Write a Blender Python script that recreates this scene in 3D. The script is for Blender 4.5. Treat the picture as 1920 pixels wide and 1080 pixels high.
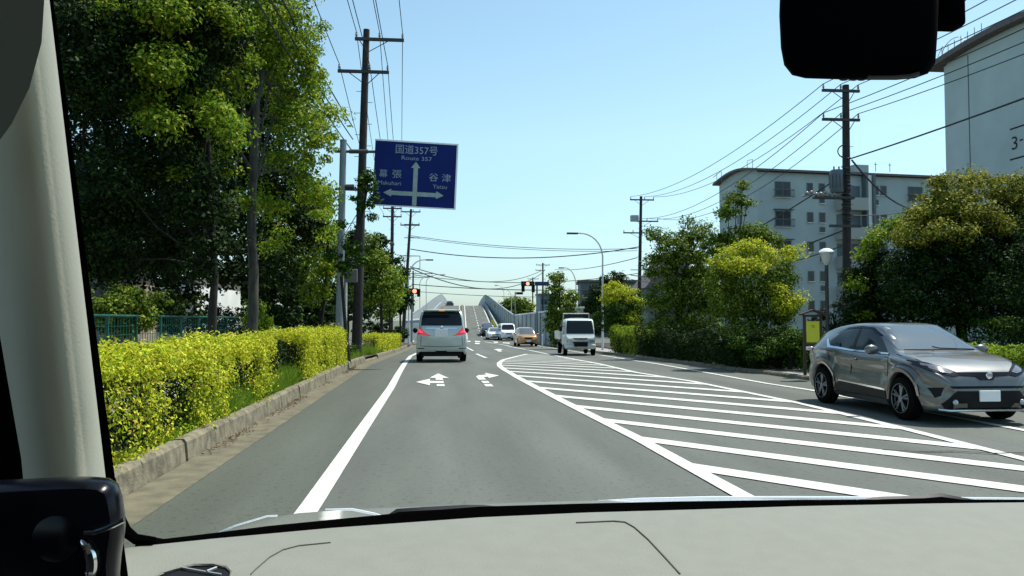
import bpy, bmesh, math, random
import numpy as np
from mathutils import Vector, Matrix, Euler
from mathutils.bvhtree import BVHTree

R = math.radians
for _o in list(bpy.data.objects): bpy.data.objects.remove(_o)
scene = bpy.context.scene
COL = scene.collection

# ------------------------------------------------------------------ camera
FPX, CW, CH = 1500.0, 1920.0, 1080.0
CAM_Z = 1.6
cam_d = bpy.data.cameras.new('camera'); cam = bpy.data.objects.new('camera', cam_d); COL.objects.link(cam)
cam_d.sensor_width = 36.0; cam_d.lens = 36.0 * FPX / CW
cam_d.clip_start = 0.02; cam_d.clip_end = 6000
YAW = math.atan(145 / 1500); PITCH = math.atan(60 / 1500)
cam.location = (0, 0, CAM_Z); cam.rotation_euler = (R(90) + PITCH, 0, -YAW)
scene.camera = cam
CM = Euler((R(90) + PITCH, 0, -YAW)).to_matrix()

# ------------------------------------------------------------------ sky, sun, exposure
SUN_DIR = Vector((0.80, 0.42, 1.9)).normalized()
SUN_EL = math.asin(SUN_DIR.z); SUN_AZ = math.atan2(SUN_DIR.x, SUN_DIR.y)
world = bpy.data.worlds.new('World'); scene.world = world; world.use_nodes = True
wn = world.node_tree; wn.nodes.clear()
sky = wn.nodes.new('ShaderNodeTexSky'); sky.sky_type = 'NISHITA'; sky.sun_disc = False
sky.sun_elevation = SUN_EL; sky.sun_rotation = SUN_AZ
sky.air_density = 1.25; sky.dust_density = 0.55; sky.ozone_density = 2.2; sky.altitude = 0
hs = wn.nodes.new('ShaderNodeMix'); hs.data_type = 'RGBA'; hs.blend_type = 'MULTIPLY'; hs.inputs[0].default_value = 1.0
hs.inputs[7].default_value = (1.06, 1.13, 1.0, 1)
bg = wn.nodes.new('ShaderNodeBackground'); bg.inputs['Strength'].default_value = 0.15
wo = wn.nodes.new('ShaderNodeOutputWorld')
wtc = wn.nodes.new('ShaderNodeTexCoord'); wsx = wn.nodes.new('ShaderNodeSeparateXYZ'); wn.links.new(wtc.outputs['Generated'], wsx.inputs[0])
wr = wn.nodes.new('ShaderNodeValToRGB'); wn.links.new(wsx.outputs[2], wr.inputs[0])
wr.color_ramp.elements[0].position = 0.0; wr.color_ramp.elements[0].color = (0.56, 0.70, 1.06, 1)
wr.color_ramp.elements[1].position = 0.22; wr.color_ramp.elements[1].color = (0.98, 1.0, 1.0, 1)
h2 = wn.nodes.new('ShaderNodeMix'); h2.data_type = 'RGBA'; h2.blend_type = 'MULTIPLY'; h2.inputs[0].default_value = 1.0
wn.links.new(sky.outputs[0], hs.inputs[6]); wn.links.new(hs.outputs[2], h2.inputs[6]); wn.links.new(wr.outputs[0], h2.inputs[7]); wn.links.new(h2.outputs[2], bg.inputs['Color'])
wn.links.new(bg.outputs[0], wo.inputs['Surface'])
sd = bpy.data.lights.new('sun', 'SUN'); sd.energy = 5.0; sd.angle = R(0.5); sd.color = (1.0, 0.97, 0.9)
so = bpy.data.objects.new('sun', sd); COL.objects.link(so)
so.rotation_euler = SUN_DIR.to_track_quat('Z', 'Y').to_euler(); so.location = (20, 0, 40)
scene.view_settings.view_transform = 'Standard'; scene.view_settings.look = 'None'
scene.view_settings.exposure = 0.2; scene.view_settings.gamma = 1.0
scene.render.engine = 'CYCLES'
scene.cycles.max_bounces = 5; scene.cycles.diffuse_bounces = 3; scene.cycles.glossy_bounces = 3
scene.cycles.transparent_max_bounces = 8; scene.cycles.transmission_bounces = 3
scene.cycles.use_denoising = True

# ------------------------------------------------------------------ measuring helpers
def gz(y):
    """height of the road: level, then falling gently to the junction"""
    return float(np.interp(y, [-60, 24, 30, 42, 56, 68, 80], [0, 0, -.05, -.28, -.52, -.68, -.72]))
def ray(px, py):
    return CM @ Vector(((px - CW / 2) / FPX, (CH / 2 - py) / FPX, -1.0))
def at(px, py, Y):
    d = ray(px, py); t = Y / d.y
    return Vector((d.x * t, Y, CAM_Z + d.z * t))
def gp(px, py, up=0.0):
    d = ray(px, py); lo, hi = 0.5, 400.0
    f = lambda Y: CAM_Z + d.z * Y / d.y - gz(Y) - up
    if f(hi) > 0: hi = 390
    for _ in range(50):
        m = (lo + hi) / 2
        if f(m) > 0: lo = m
        else: hi = m
    return Vector((d.x * lo / d.y, lo, gz(lo) + up))

# ------------------------------------------------------------------ materials
MATS = {}
def nmat(name, col, rough=0.7, metal=0.0, var=0.0, scale=5.0, bump=0.0, bscale=40.0, spec=0.5, coat=0.0, col2=None, detail=4, emit=None, stretch=None, bdist=0.01):
    if name in MATS: return MATS[name]
    m = bpy.data.materials.new(name); m.use_nodes = True; nt = m.node_tree; b = nt.nodes['Principled BSDF']
    b.inputs['Base Color'].default_value = (*col, 1); b.inputs['Roughness'].default_value = rough
    b.inputs['Metallic'].default_value = metal; b.inputs['Specular IOR Level'].default_value = spec
    b.inputs['Coat Weight'].default_value = coat; b.inputs['Coat Roughness'].default_value = 0.05
    tc = nt.nodes.new('ShaderNodeTexCoord'); src = tc.outputs['Object']
    if stretch:
        mp = nt.nodes.new('ShaderNodeMapping'); mp.inputs['Scale'].default_value = stretch
        nt.links.new(src, mp.inputs[0]); src = mp.outputs[0]
    if var > 0 or col2:
        n = nt.nodes.new('ShaderNodeTexNoise'); n.inputs['Scale'].default_value = scale; n.inputs['Detail'].default_value = detail
        nt.links.new(src, n.inputs['Vector'])
        r = nt.nodes.new('ShaderNodeValToRGB'); nt.links.new(n.outputs[0], r.inputs[0])
        c2 = col2 or tuple(min(1, c * (1 + var)) for c in col); c1 = col if col2 else tuple(c * (1 - var) for c in col)
        r.color_ramp.elements[0].position = 0.35; r.color_ramp.elements[1].position = 0.65
        r.color_ramp.elements[0].color = (*c1, 1); r.color_ramp.elements[1].color = (*c2, 1)
        nt.links.new(r.outputs[0], b.inputs['Base Color'])
    if bump > 0:
        n2 = nt.nodes.new('ShaderNodeTexNoise'); n2.inputs['Scale'].default_value = bscale; n2.inputs['Detail'].default_value = 5
        nt.links.new(src, n2.inputs['Vector'])
        bp = nt.nodes.new('ShaderNodeBump'); bp.inputs['Strength'].default_value = bump; bp.inputs['Distance'].default_value = bdist
        nt.links.new(n2.outputs[0], bp.inputs['Height']); nt.links.new(bp.outputs[0], b.inputs['Normal'])
    if emit:
        b.inputs['Emission Color'].default_value = (*emit[0], 1); b.inputs['Emission Strength'].default_value = emit[1]
    MATS[name] = m; return m
def leafmat(name, cols, trans=0.3, rough=0.6):
    """foliage: each leaf its own tint, a little light coming through"""
    m = bpy.data.materials.new(name); m.use_nodes = True; nt = m.node_tree; b = nt.nodes['Principled BSDF']
    g = nt.nodes.new('ShaderNodeNewGeometry'); r = nt.nodes.new('ShaderNodeValToRGB')
    nt.links.new(g.outputs['Random Per Island'], r.inputs[0])
    els = r.color_ramp.elements
    while len(els) < len(cols): els.new(0.5)
    for i, c in enumerate(cols):
        els[i].position = i / (len(cols) - 1); els[i].color = (*c, 1)
    nt.links.new(r.outputs[0], b.inputs['Base Color']); b.inputs['Roughness'].default_value = rough
    b.inputs['Specular IOR Level'].default_value = 0.12
    t = nt.nodes.new('ShaderNodeBsdfTranslucent'); nt.links.new(r.outputs[0], t.inputs['Color'])
    mx = nt.nodes.new('ShaderNodeMixShader'); mx.inputs[0].default_value = trans
    nt.links.new(b.outputs[0], mx.inputs[1]); nt.links.new(t.outputs[0], mx.inputs[2])
    nt.links.new(mx.outputs[0], nt.nodes['Material Output'].inputs['Surface'])
    return m

def asphalt_mat(name, base, streak=0.17):
    m = bpy.data.materials.new(name); m.use_nodes = True; nt = m.node_tree; b = nt.nodes['Principled BSDF']; N = nt.nodes; L = nt.links
    tc = N.new('ShaderNodeTexCoord')
    mp = N.new('ShaderNodeMapping'); mp.inputs['Scale'].default_value = (1.0, 0.12, 1.0); L.new(tc.outputs['Object'], mp.inputs[0])
    n1 = N.new('ShaderNodeTexNoise'); n1.inputs['Scale'].default_value = 1.3; n1.inputs['Detail'].default_value = 5; L.new(mp.outputs[0], n1.inputs['Vector'])
    n2 = N.new('ShaderNodeTexNoise'); n2.inputs['Scale'].default_value = 90; n2.inputs['Detail'].default_value = 3; L.new(tc.outputs['Object'], n2.inputs['Vector'])
    n3 = N.new('ShaderNodeTexNoise'); n3.inputs['Scale'].default_value = 17; n3.inputs['Detail'].default_value = 6; L.new(tc.outputs['Object'], n3.inputs['Vector'])
    def mr(src, a, bb, lo, hi):
        r = N.new('ShaderNodeMapRange'); r.inputs[1].default_value = a; r.inputs[2].default_value = bb; r.inputs[3].default_value = lo; r.inputs[4].default_value = hi
        L.new(src, r.inputs[0]); return r.outputs[0]
    a = mr(n1.outputs[0], .3, .7, 1 - streak, 1 + streak); c = mr(n2.outputs[0], .3, .7, .8, 1.22); d = mr(n3.outputs[0], .34, .42, .66, 1.0)
    m1 = N.new('ShaderNodeMath'); m1.operation = 'MULTIPLY'; L.new(a, m1.inputs[0]); L.new(c, m1.inputs[1])
    m2 = N.new('ShaderNodeMath'); m2.operation = 'MULTIPLY'; L.new(m1.outputs[0], m2.inputs[0]); L.new(d, m2.inputs[1])
    sx = N.new('ShaderNodeSeparateXYZ'); L.new(tc.outputs['Object'], sx.inputs[0])
    k1 = N.new('ShaderNodeMath'); k1.operation = 'MULTIPLY_ADD'; L.new(sx.outputs[0], k1.inputs[0]); k1.inputs[1].default_value = 3.9; k1.inputs[2].default_value = 1.1
    k2 = N.new('ShaderNodeMath'); k2.operation = 'SINE'; L.new(k1.outputs[0], k2.inputs[0])
    k3 = N.new('ShaderNodeMath'); k3.operation = 'MULTIPLY_ADD'; L.new(k2.outputs[0], k3.inputs[0]); k3.inputs[1].default_value = .045; k3.inputs[2].default_value = 1.0
    m3 = N.new('ShaderNodeMath'); m3.operation = 'MULTIPLY'; L.new(m2.outputs[0], m3.inputs[0]); L.new(k3.outputs[0], m3.inputs[1]); m2 = m3
    mv = N.new('ShaderNodeVectorMath'); mv.operation = 'SCALE'; mv.inputs[0].default_value = base; L.new(m2.outputs[0], mv.inputs['Scale'])
    L.new(mv.outputs[0], b.inputs['Base Color']); b.inputs['Roughness'].default_value = 0.85
    bp = N.new('ShaderNodeBump'); bp.inputs['Strength'].default_value = .35; bp.inputs['Distance'].default_value = .006
    L.new(n2.outputs[0], bp.inputs['Height']); L.new(bp.outputs[0], b.inputs['Normal'])
    return m

M = dict(
    asphalt=asphalt_mat('asphalt', (0.100, 0.106, 0.088)),
    asphalt_old=asphalt_mat('asphalt_old', (0.072, 0.080, 0.060)),
    paint=nmat('road_paint', (0.50, 0.50, 0.45), .7, var=.07, scale=11, col2=(.66, .66, .60), bump=.3, bscale=120, detail=8),
    concrete=nmat('concrete', (0.135, 0.120, 0.075), .9, var=.25, scale=4, bump=.6, bscale=60),
    kerb=nmat('kerb_concrete', (0.185, 0.162, 0.105), .9, var=.38, scale=7, bump=.9, bscale=45),
    paving=nmat('paving', (0.30, 0.29, 0.26), .9, var=.2, scale=3, bump=.4),
    soil=nmat('soil', (0.055, 0.045, 0.03), 1, var=.4, scale=6, bump=.8, bscale=20),
    land=nmat('land', (0.10, 0.11, 0.07), 1, var=.3, scale=.2),
    pole=nmat('pole_concrete', (0.03, 0.025, 0.023), .85, var=.25, scale=5, bump=.3),
    pole_grey=nmat('pole_grey', (0.22, 0.25, 0.26), .5, .3, var=.1, scale=4),
    pole_white=nmat('pole_white', (0.62, 0.64, 0.62), .5, 0, var=.1),
    steel=nmat('galvanised', (0.35, 0.38, 0.38), .45, .6, var=.15, scale=8),
    darksteel=nmat('dark_steel', (0.05, 0.052, 0.05), .6, .3, var=.2),
    wire=nmat('wire', (0.03, 0.035, 0.04), .7),
    ceramic=nmat('ceramic', (0.25, 0.24, 0.22), .3),
    sign_blue=nmat('sign_blue', (0.003, 0.016, 0.13), .5, spec=.15, var=.12, scale=2),
    sign_white=nmat('sign_white', (0.62, 0.68, 0.68), .4, var=.08, scale=5),
    sign_edge=nmat('sign_edge', (0.80, 0.84, 0.85), .4),
    bark=nmat('bark', (0.018, 0.016, 0.012), .95, var=.45, scale=9, bump=1, bscale=25, stretch=(1, 1, .3)),
    bark_grey=nmat('bark_grey', (0.05, 0.048, 0.038), .95, var=.45, scale=9, bump=1, bscale=25, stretch=(1, 1, .3)),
    wall_grey=nmat('wall_grey', (0.38, 0.45, 0.44), .85, var=.07, scale=.6, bump=.2),
    wall_pale=nmat('wall_pale', (0.80, 0.79, 0.72), .85, var=.08, scale=1),
    wall_tan=nmat('wall_tan', (0.34, 0.28, 0.2), .85, var=.1, scale=2),
    roof_edge=nmat('roof_edge', (0.13, 0.11, 0.105), .8, var=.15),
    win=nmat('window_glass', (0.025, 0.033, 0.036), .12, spec=.4),
    win_frame=nmat('window_frame', (0.12, 0.14, 0.15), .5),
    rail=nmat('balcony_rail', (0.10, 0.13, 0.14), .6),
    green_fence=nmat('green_fence', (0.01, 0.12, 0.085), .55, var=.2),
    noise_wall=nmat('noise_wall', (0.33, 0.365, 0.355), .6, var=.06, scale=2),
    parapet=nmat('parapet', (0.30, 0.34, 0.35), .8, var=.15, scale=1),
    black=nmat('black_plastic', (0.006, 0.006, 0.007), .5, spec=.2),
    gloss_black=nmat('gloss_black', (0.002, 0.002, 0.005), .24, spec=.2),
    rubber=nmat('rubber', (0.006, 0.006, 0.006), .9, spec=.04),
    seal=nmat('seal_rubber', (0.0015, 0.0015, 0.0015), .9, spec=.0),
    chrome=nmat('chrome', (0.75, 0.76, 0.78), .12, 1),
    carglass=nmat('car_glass', (0.006, 0.009, 0.009), .06, spec=.4),
    carglass_blue=nmat('car_glass_light', (0.05, 0.075, 0.085), .07, spec=1.0, coat=1),
    silver=nmat('silver_paint', (0.135, 0.138, 0.130), .36, .72, coat=.8, var=.03, scale=2),
    rimsilver=nmat('rim_silver', (0.55, 0.56, 0.58), .25, .9),
    van_white=nmat('van_paint', (0.50, 0.56, 0.54), .28, .3, coat=1),
    white_paint=nmat('white_paint', (0.86, 0.87, 0.86), .3, coat=1),
    truck_paint=nmat('truck_paint', (0.60, 0.66, 0.63), .35, coat=.6),
    orange_paint=nmat('orange_paint', (0.55, 0.28, 0.09), .28, .55, coat=1),
    dark_paint=nmat('dark_paint', (0.02, 0.025, 0.04), .25, .3, coat=1),
    red_lens=nmat('red_lens', (0.55, 0.01, 0.03), .15, coat=1, emit=((1, .02, .04), .25)),
    brake_lens=nmat('brake_lens', (0.6, .02, .04), .15, emit=((1, .06, .10), 1.1)),
    amber=nmat('amber_lens', (0.8, 0.25, 0.02), .2, emit=((1, .4, .05), .5)),
    lens=nmat('clear_lens', (0.45, 0.48, 0.5), .08, .4, coat=1),
    plate=nmat('plate', (0.85, 0.86, 0.85), .4),
    signal_red=nmat('signal_red', (0.9, 0.1, 0.05), .3, emit=((1, .22, .14), 3.0)),
    signal_off=nmat('signal_off', (0.03, 0.04, 0.04), .3),
    yellow=nmat('yellow_board', (0.62, 0.60, 0.03), .6),
    brown=nmat('brown_wood', (0.06, 0.035, 0.022), .8, var=.2),
    dash=nmat('dash_vinyl', (0.203, 0.208, 0.170), .75, var=.03, scale=40, bump=.35, bscale=420, bdist=.0012),
    trim=nmat('pillar_vinyl', (0.34, 0.345, 0.28), .85, bump=.3, bscale=400, bdist=.0008),
    hood=nmat('own_paint', (0.62, 0.62, 0.60), .3, .1, coat=1),
)
LF = dict(
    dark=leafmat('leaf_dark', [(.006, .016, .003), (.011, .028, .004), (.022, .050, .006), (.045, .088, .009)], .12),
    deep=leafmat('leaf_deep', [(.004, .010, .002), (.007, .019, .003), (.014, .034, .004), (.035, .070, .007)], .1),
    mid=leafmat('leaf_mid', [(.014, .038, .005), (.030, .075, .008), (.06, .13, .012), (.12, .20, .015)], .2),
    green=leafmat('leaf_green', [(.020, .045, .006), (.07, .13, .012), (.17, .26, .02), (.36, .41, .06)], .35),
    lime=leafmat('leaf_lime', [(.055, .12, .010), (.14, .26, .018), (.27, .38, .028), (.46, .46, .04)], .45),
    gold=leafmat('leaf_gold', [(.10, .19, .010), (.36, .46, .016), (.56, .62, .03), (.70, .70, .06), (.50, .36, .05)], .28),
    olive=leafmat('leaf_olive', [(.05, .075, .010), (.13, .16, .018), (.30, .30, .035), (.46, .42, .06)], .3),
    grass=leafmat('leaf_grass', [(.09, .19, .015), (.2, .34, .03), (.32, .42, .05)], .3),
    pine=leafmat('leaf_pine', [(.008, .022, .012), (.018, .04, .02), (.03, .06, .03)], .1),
    litter=leafmat('leaf_litter', [(.06, .035, .02), (.12, .07, .035), (.2, .13, .07)], .0),
)

# ------------------------------------------------------------------ object helpers
def tag(o, label=None, cat=None, group=None, kind=None):
    if label: o['label'] = label
    if cat: o['category'] = cat
    if group: o['group'] = group
    if kind: o['kind'] = kind
    return o
def empty(name, loc, rz=0.0, label=None, cat=None, group=None):
    o = bpy.data.objects.new(name, None); COL.objects.link(o); o.location = loc; o.rotation_euler = (0, 0, rz)
    o.empty_display_size = .1
    return tag(o, label, cat, group)
def mesh_obj(name, me, mat, parent=None, smooth=False):
    if mat: me.materials.append(mat)
    if smooth: me.polygons.foreach_set('use_smooth', [True] * len(me.polygons))
    o = bpy.data.objects.new(name, me); COL.objects.link(o)
    if parent: o.parent = parent
    return o
class MB:
    def __init__(s): s.v = []; s.f = []
    def add(s, vs, fs):
        n = len(s.v); s.v += [tuple(v) for v in vs]; s.f += [tuple(i + n for i in f) for f in fs]; return s
    def box(s, c, d, rz=0.0, bev=0.0):
        x, y, z = d[0] / 2, d[1] / 2, d[2] / 2
        if bev > 0:
            return s.rbox(c, d, bev, rz)
        vs = [(i * x, j * y, k * z) for k in (-1, 1) for j in (-1, 1) for i in (-1, 1)]
        m = Matrix.Rotation(rz, 3, 'Z'); c = Vector(c)
        vs = [c + m @ Vector(v) for v in vs]
        return s.add(vs, [(0, 2, 3, 1), (4, 5, 7, 6), (0, 1, 5, 4), (2, 6, 7, 3), (0, 4, 6, 2), (1, 3, 7, 5)])
    def rbox(s, c, d, r, rz=0.0, rot=None):
        bm = bmesh.new(); bmesh.ops.create_cube(bm, size=1)
        for v in bm.verts: v.co = Vector((v.co.x * d[0], v.co.y * d[1], v.co.z * d[2]))
        bmesh.ops.bevel(bm, geom=list(bm.edges), offset=r, segments=3, affect='EDGES', profile=.5)
        m = rot if rot is not None else Matrix.Rotation(rz, 3, 'Z'); c = Vector(c)
        bm.verts.ensure_lookup_table()
        vs = [c + m @ v.co for v in bm.verts]; fs = [[v.index for v in f.verts] for f in bm.faces]; bm.free()
        return s.add(vs, fs)
    def cyl(s, p0, p1, r0, r1=None, n=10, caps=True):
        p0, p1 = Vector(p0), Vector(p1); r1 = r0 if r1 is None else r1
        q = (p1 - p0).to_track_quat('Z', 'Y')
        vs = []
        for p, r in ((p0, r0), (p1, r1)):
            for i in range(n):
                a = 2 * math.pi * i / n; vs.append(p + q @ Vector((r * math.cos(a), r * math.sin(a), 0)))
        fs = [(i, (i + 1) % n, n + (i + 1) % n, n + i) for i in range(n)]
        if caps: fs += [tuple(range(n - 1, -1, -1)), tuple(range(n, 2 * n))]
        return s.add(vs, fs)
    def tube(s, pts, r, n=6):
        pts = [Vector(p) for p in pts]; rs = r if isinstance(r, (list, tuple)) else [r] * len(pts); vs = []
        for k, p in enumerate(pts):
            d = (pts[min(k + 1, len(pts) - 1)] - pts[max(k - 1, 0)])
            q = Vector((0, 0, 1)).rotation_difference(d)
            for i in range(n):
                a = 2 * math.pi * i / n; vs.append(p + q @ Vector((rs[k] * math.cos(a), rs[k] * math.sin(a), 0)))
        fs = [(k * n + i, k * n + (i + 1) % n, (k + 1) * n + (i + 1) % n, (k + 1) * n + i) for k in range(len(pts) - 1) for i in range(n)]
        fs += [tuple(range(n - 1, -1, -1)), tuple(range((len(pts) - 1) * n, len(pts) * n))]
        return s.add(vs, fs)
    def lathe(s, prof, c=(0, 0, 0), axis='Z', n=20):
        vs = []; c = Vector(c)
        for r, h in prof:
            for i in range(n):
                a = 2 * math.pi * i / n; x, y = r * math.cos(a), r * math.sin(a)
                vs.append(c + (Vector((x, y, h)) if axis == 'Z' else Vector((h, x, y)) if axis == 'X' else Vector((x, h, y))))
        fs = [(k * n + i, k * n + (i + 1) % n, (k + 1) * n + (i + 1) % n, (k + 1) * n + i) for k in range(len(prof) - 1) for i in range(n)]
        return s.add(vs, fs)
    def prism(s, poly, y0, y1, plane='XZ'):
        f = {'XZ': lambda a, b, c: (a, c, b), 'XY': lambda a, b, c: (a, b, c), 'YZ': lambda a, b, c: (c, a, b)}[plane]
        n = len(poly)
        vs = [f(a, b, y0) for a, b in poly] + [f(a, b, y1) for a, b in poly]
        return s.add(vs, [tuple(range(n - 1, -1, -1)), tuple(range(n, 2 * n))] + [(i, (i + 1) % n, n + (i + 1) % n, n + i) for i in range(n)])
    def ell(s, c, d, n=12, m=8):
        vs = []; c = Vector(c)
        for j in range(m + 1):
            t = math.pi * j / m
            for i in range(n):
                a = 2 * math.pi * i / n
                vs.append(c + Vector((d[0] * math.sin(t) * math.cos(a), d[1] * math.sin(t) * math.sin(a), d[2] * math.cos(t))))
        return s.add(vs, [(j * n + i, (j + 1) * n + i, (j + 1) * n + (i + 1) % n, j * n + (i + 1) % n) for j in range(m) for i in range(n)])
    def build(s, name, mat, parent=None, smooth=False, fix=True):
        me = bpy.data.meshes.new(name); me.from_pydata(s.v, [], s.f)
        bm = bmesh.new(); bm.from_mesh(me)
        bmesh.ops.remove_doubles(bm, verts=bm.verts, dist=1e-6)
        if fix: bmesh.ops.recalc_face_normals(bm, faces=bm.faces)
        bm.to_mesh(me); bm.free(); me.update()
        o = mesh_obj(name, me, mat, parent)
        if smooth:
            me.polygons.foreach_set('use_smooth', [True] * len(me.polygons))
            try: me.set_sharp_from_angle(angle=R(42))
            except Exception: pass
        return o

def strip(name, pts, width, mat, up=.012, kind='structure', step=1.5, parent=None):
    """a painted line or other strip lying on the road along pts"""
    pts = [Vector((p[0], p[1], 0)) for p in pts]; dense = []
    for a, b in zip(pts[:-1], pts[1:]):
        n = max(1, int((b - a).length / step)); dense += [a.lerp(b, i / n) for i in range(n)]
    dense.append(pts[-1]); vs = []
    for i, p in enumerate(dense):
        d = (dense[min(i + 1, len(dense) - 1)] - dense[max(i - 1, 0)]).normalized(); n = Vector((-d.y, d.x, 0)) * width / 2
        for q in (p + n, p - n): vs.append((q.x, q.y, gz(q.y) + up))
    fs = [(2 * i, 2 * i + 1, 2 * i + 3, 2 * i + 2) for i in range(len(dense) - 1)]
    return vs, fs

def leaves_mesh(name, pos, nrm, size, mat, parent=None, aspect=.55):
    """many small leaf faces: pos, nrm (n x 3 arrays), size array"""
    n = len(pos); rng = np.random.default_rng(n + 7)
    nrm = nrm / np.maximum(1e-6, np.linalg.norm(nrm, axis=1))[:, None]
    a = rng.normal(size=(n, 3)); t = np.cross(nrm, a); t /= np.maximum(1e-6, np.linalg.norm(t, axis=1))[:, None]
    b = np.cross(nrm, t); s = size[:, None]
    v = np.empty((n, 4, 3)); v[:, 0] = pos - t * s * .5; v[:, 1] = pos + b * s * aspect * .5 + nrm * s * .08
    v[:, 2] = pos + t * s * .5 - nrm * s * .12; v[:, 3] = pos - b * s * aspect * .5 + nrm * s * .08
    me = bpy.data.meshes.new(name); me.vertices.add(4 * n); me.vertices.foreach_set('co', v.astype(np.float32).ravel())
    me.loops.add(4 * n); me.loops.foreach_set('vertex_index', np.arange(4 * n, dtype=np.int32))
    me.polygons.add(n); me.polygons.foreach_set('loop_start', np.arange(0, 4 * n, 4, dtype=np.int32))
    me.update(calc_edges=True); me.validate()
    return mesh_obj(name, me, mat, parent)

def crown_points(clumps, count, rng, sub_r=.38, per=34, core=.25):
    """leaf positions in clumps: list of (x, y, z, rx, ry, rz)"""
    cl = np.array([c if len(c) == 6 else (*c[:3], c[3], c[3], c[3] * .85) for c in clumps], float)
    w = (cl[:, 3] * cl[:, 4] * cl[:, 5]) ** .75; w /= w.sum()
    ns = max(8, count // per); k = rng.choice(len(cl), ns, p=w)
    d = rng.normal(size=(ns, 3)); d /= np.linalg.norm(d, axis=1)[:, None]
    rad = np.where(rng.random(ns) < core, rng.random(ns) ** .5 * .8, .82 + rng.normal(size=ns) * .13)
    sc = cl[k, :3] + d * cl[k, 3:] * rad[:, None]
    idx = rng.integers(0, ns, count)
    sr = sub_r * (0.55 + rng.random(ns) * .9)
    off = rng.normal(size=(count, 3)); off /= np.linalg.norm(off, axis=1)[:, None]
    off *= (rng.random(count) ** .45)[:, None] * sr[idx][:, None]; off[:, 2] *= .62
    pos = sc[idx] + off
    nrm = off / sr[idx][:, None] + d[idx] * .35 + rng.normal(size=(count, 3)) * .55 + np.array([0, 0, .55])
    return pos, nrm

SEED = [11]
def tree(base, clumps, count, leaf, mat, label, trunk=None, bark='bark', name='broadleaf_tree', group=None, limbs=5, sub_r=.38, cat='tree', trunk_r=.16, core=.25, per=34, zcut=None, second=None):
    """base in world; clumps in world coordinates; trunk: list of world points, with limbs grown to the clumps"""
    SEED[0] += 1; rng = np.random.default_rng(SEED[0]); rnd = random.Random(SEED[0])
    bx, by, bz = base; root = empty(name, base, 0, label, cat, group)
    loc = [(c[0] - bx, c[1] - by, c[2] - bz, *c[3:]) for c in clumps]
    mb = MB()
    tp = trunk or [(bx, by, bz), (bx + .1, by, bz + 1.2), (bx, by, clumps[0][2])]
    tp = [(p[0] - bx, p[1] - by, p[2] - bz) for p in tp]
    rs = [trunk_r * (1.25 if i == 0 else 1 - .5 * i / (len(tp) - 1)) for i in range(len(tp))]
    dense = [tp[0]]; rd = [rs[0]]
    for a, b, r0, r1 in zip(tp[:-1], tp[1:], rs[:-1], rs[1:]):
        for i in range(1, 5):
            t = i / 4; dense.append(tuple(a[j] + (b[j] - a[j]) * t + (rnd.uniform(-1, 1) * trunk_r * .16 if i < 4 else 0) for j in range(3))); rd.append((r0 + (r1 - r0) * t) * rnd.uniform(.94, 1.07))
    mb.tube(dense, rd, 9)
    top = Vector(tp[-1])
    order = loc[:]; rnd.shuffle(order)
    for c in order[:limbs * 3]:
        e = Vector(c[:3]); s0 = Vector(dense[rnd.randint(len(dense) // 2, len(dense) - 1)])
        if (e - s0).length < .3: continue
        m = s0.lerp(e, .5) + Vector((rnd.uniform(-.2, .2), rnd.uniform(-.2, .2), rnd.uniform(0, .3)))
        e2 = e + (e - s0).normalized() * c[3] * .5
        mb.tube([s0, s0.lerp(m, .5) + Vector((0, 0, .08)), m, e, e2], [trunk_r * .34, trunk_r * .27, trunk_r * .2, trunk_r * .12, trunk_r * .04], 6)
    mb.build('trunk', M[bark], root, smooth=True)
    pos, nrm = crown_points(loc, count, rng, sub_r, per=per, core=core)
    if zcut is not None: k = pos[:, 2] > zcut - bz; pos, nrm = pos[k], nrm[k]
    leaves_mesh('crown', pos, nrm, leaf * rng.uniform(.6, 1.3, len(pos)), LF[mat], root)
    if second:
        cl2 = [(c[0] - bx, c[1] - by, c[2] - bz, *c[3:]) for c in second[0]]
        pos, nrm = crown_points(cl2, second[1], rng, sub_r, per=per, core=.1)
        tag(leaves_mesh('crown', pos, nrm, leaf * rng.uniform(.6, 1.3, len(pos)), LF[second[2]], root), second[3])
    return root

def C(px, py, Y, rpx, ry=None, rz=None, dx=0):
    """a clump of foliage at distance Y whose radius shows as rpx pixels"""
    p = at(px, py, Y); r = rpx / FPX * Y
    return (p.x + dx, p.y, p.z, r, ry * r if ry else r, (rz or .85) * r)
# ================================================================== ground and road
def sheet(name, xl, xr, ys, mat, up, kind='structure', nx=6, z=None):
    """a ribbon of ground between xl(y) and xr(y) following the road's height"""
    vs, fs = [], []
    for y in ys:
        a, b = xl(y), xr(y)
        for i in range(nx + 1): vs.append((a + (b - a) * i / nx, y, (gz(y) if z is None else z(y)) + up))
    for j in range(len(ys) - 1):
        for i in range(nx):
            k = j * (nx + 1) + i; fs.append((k, k + 1, k + nx + 2, k + nx + 1))
    me = bpy.data.meshes.new(name); me.from_pydata(vs, [], fs); me.update()
    return tag(mesh_obj(name, me, mat), kind=kind)
YS = [-40, -20, -8, 0] + [3 * i for i in range(1, 36)]
FAR = YS + [130, 170, 250, 400, 700, 1500, 3000]
sheet('ground', lambda y: -1500, lambda y: 1500, FAR, M['land'], -.06, nx=10)

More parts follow.
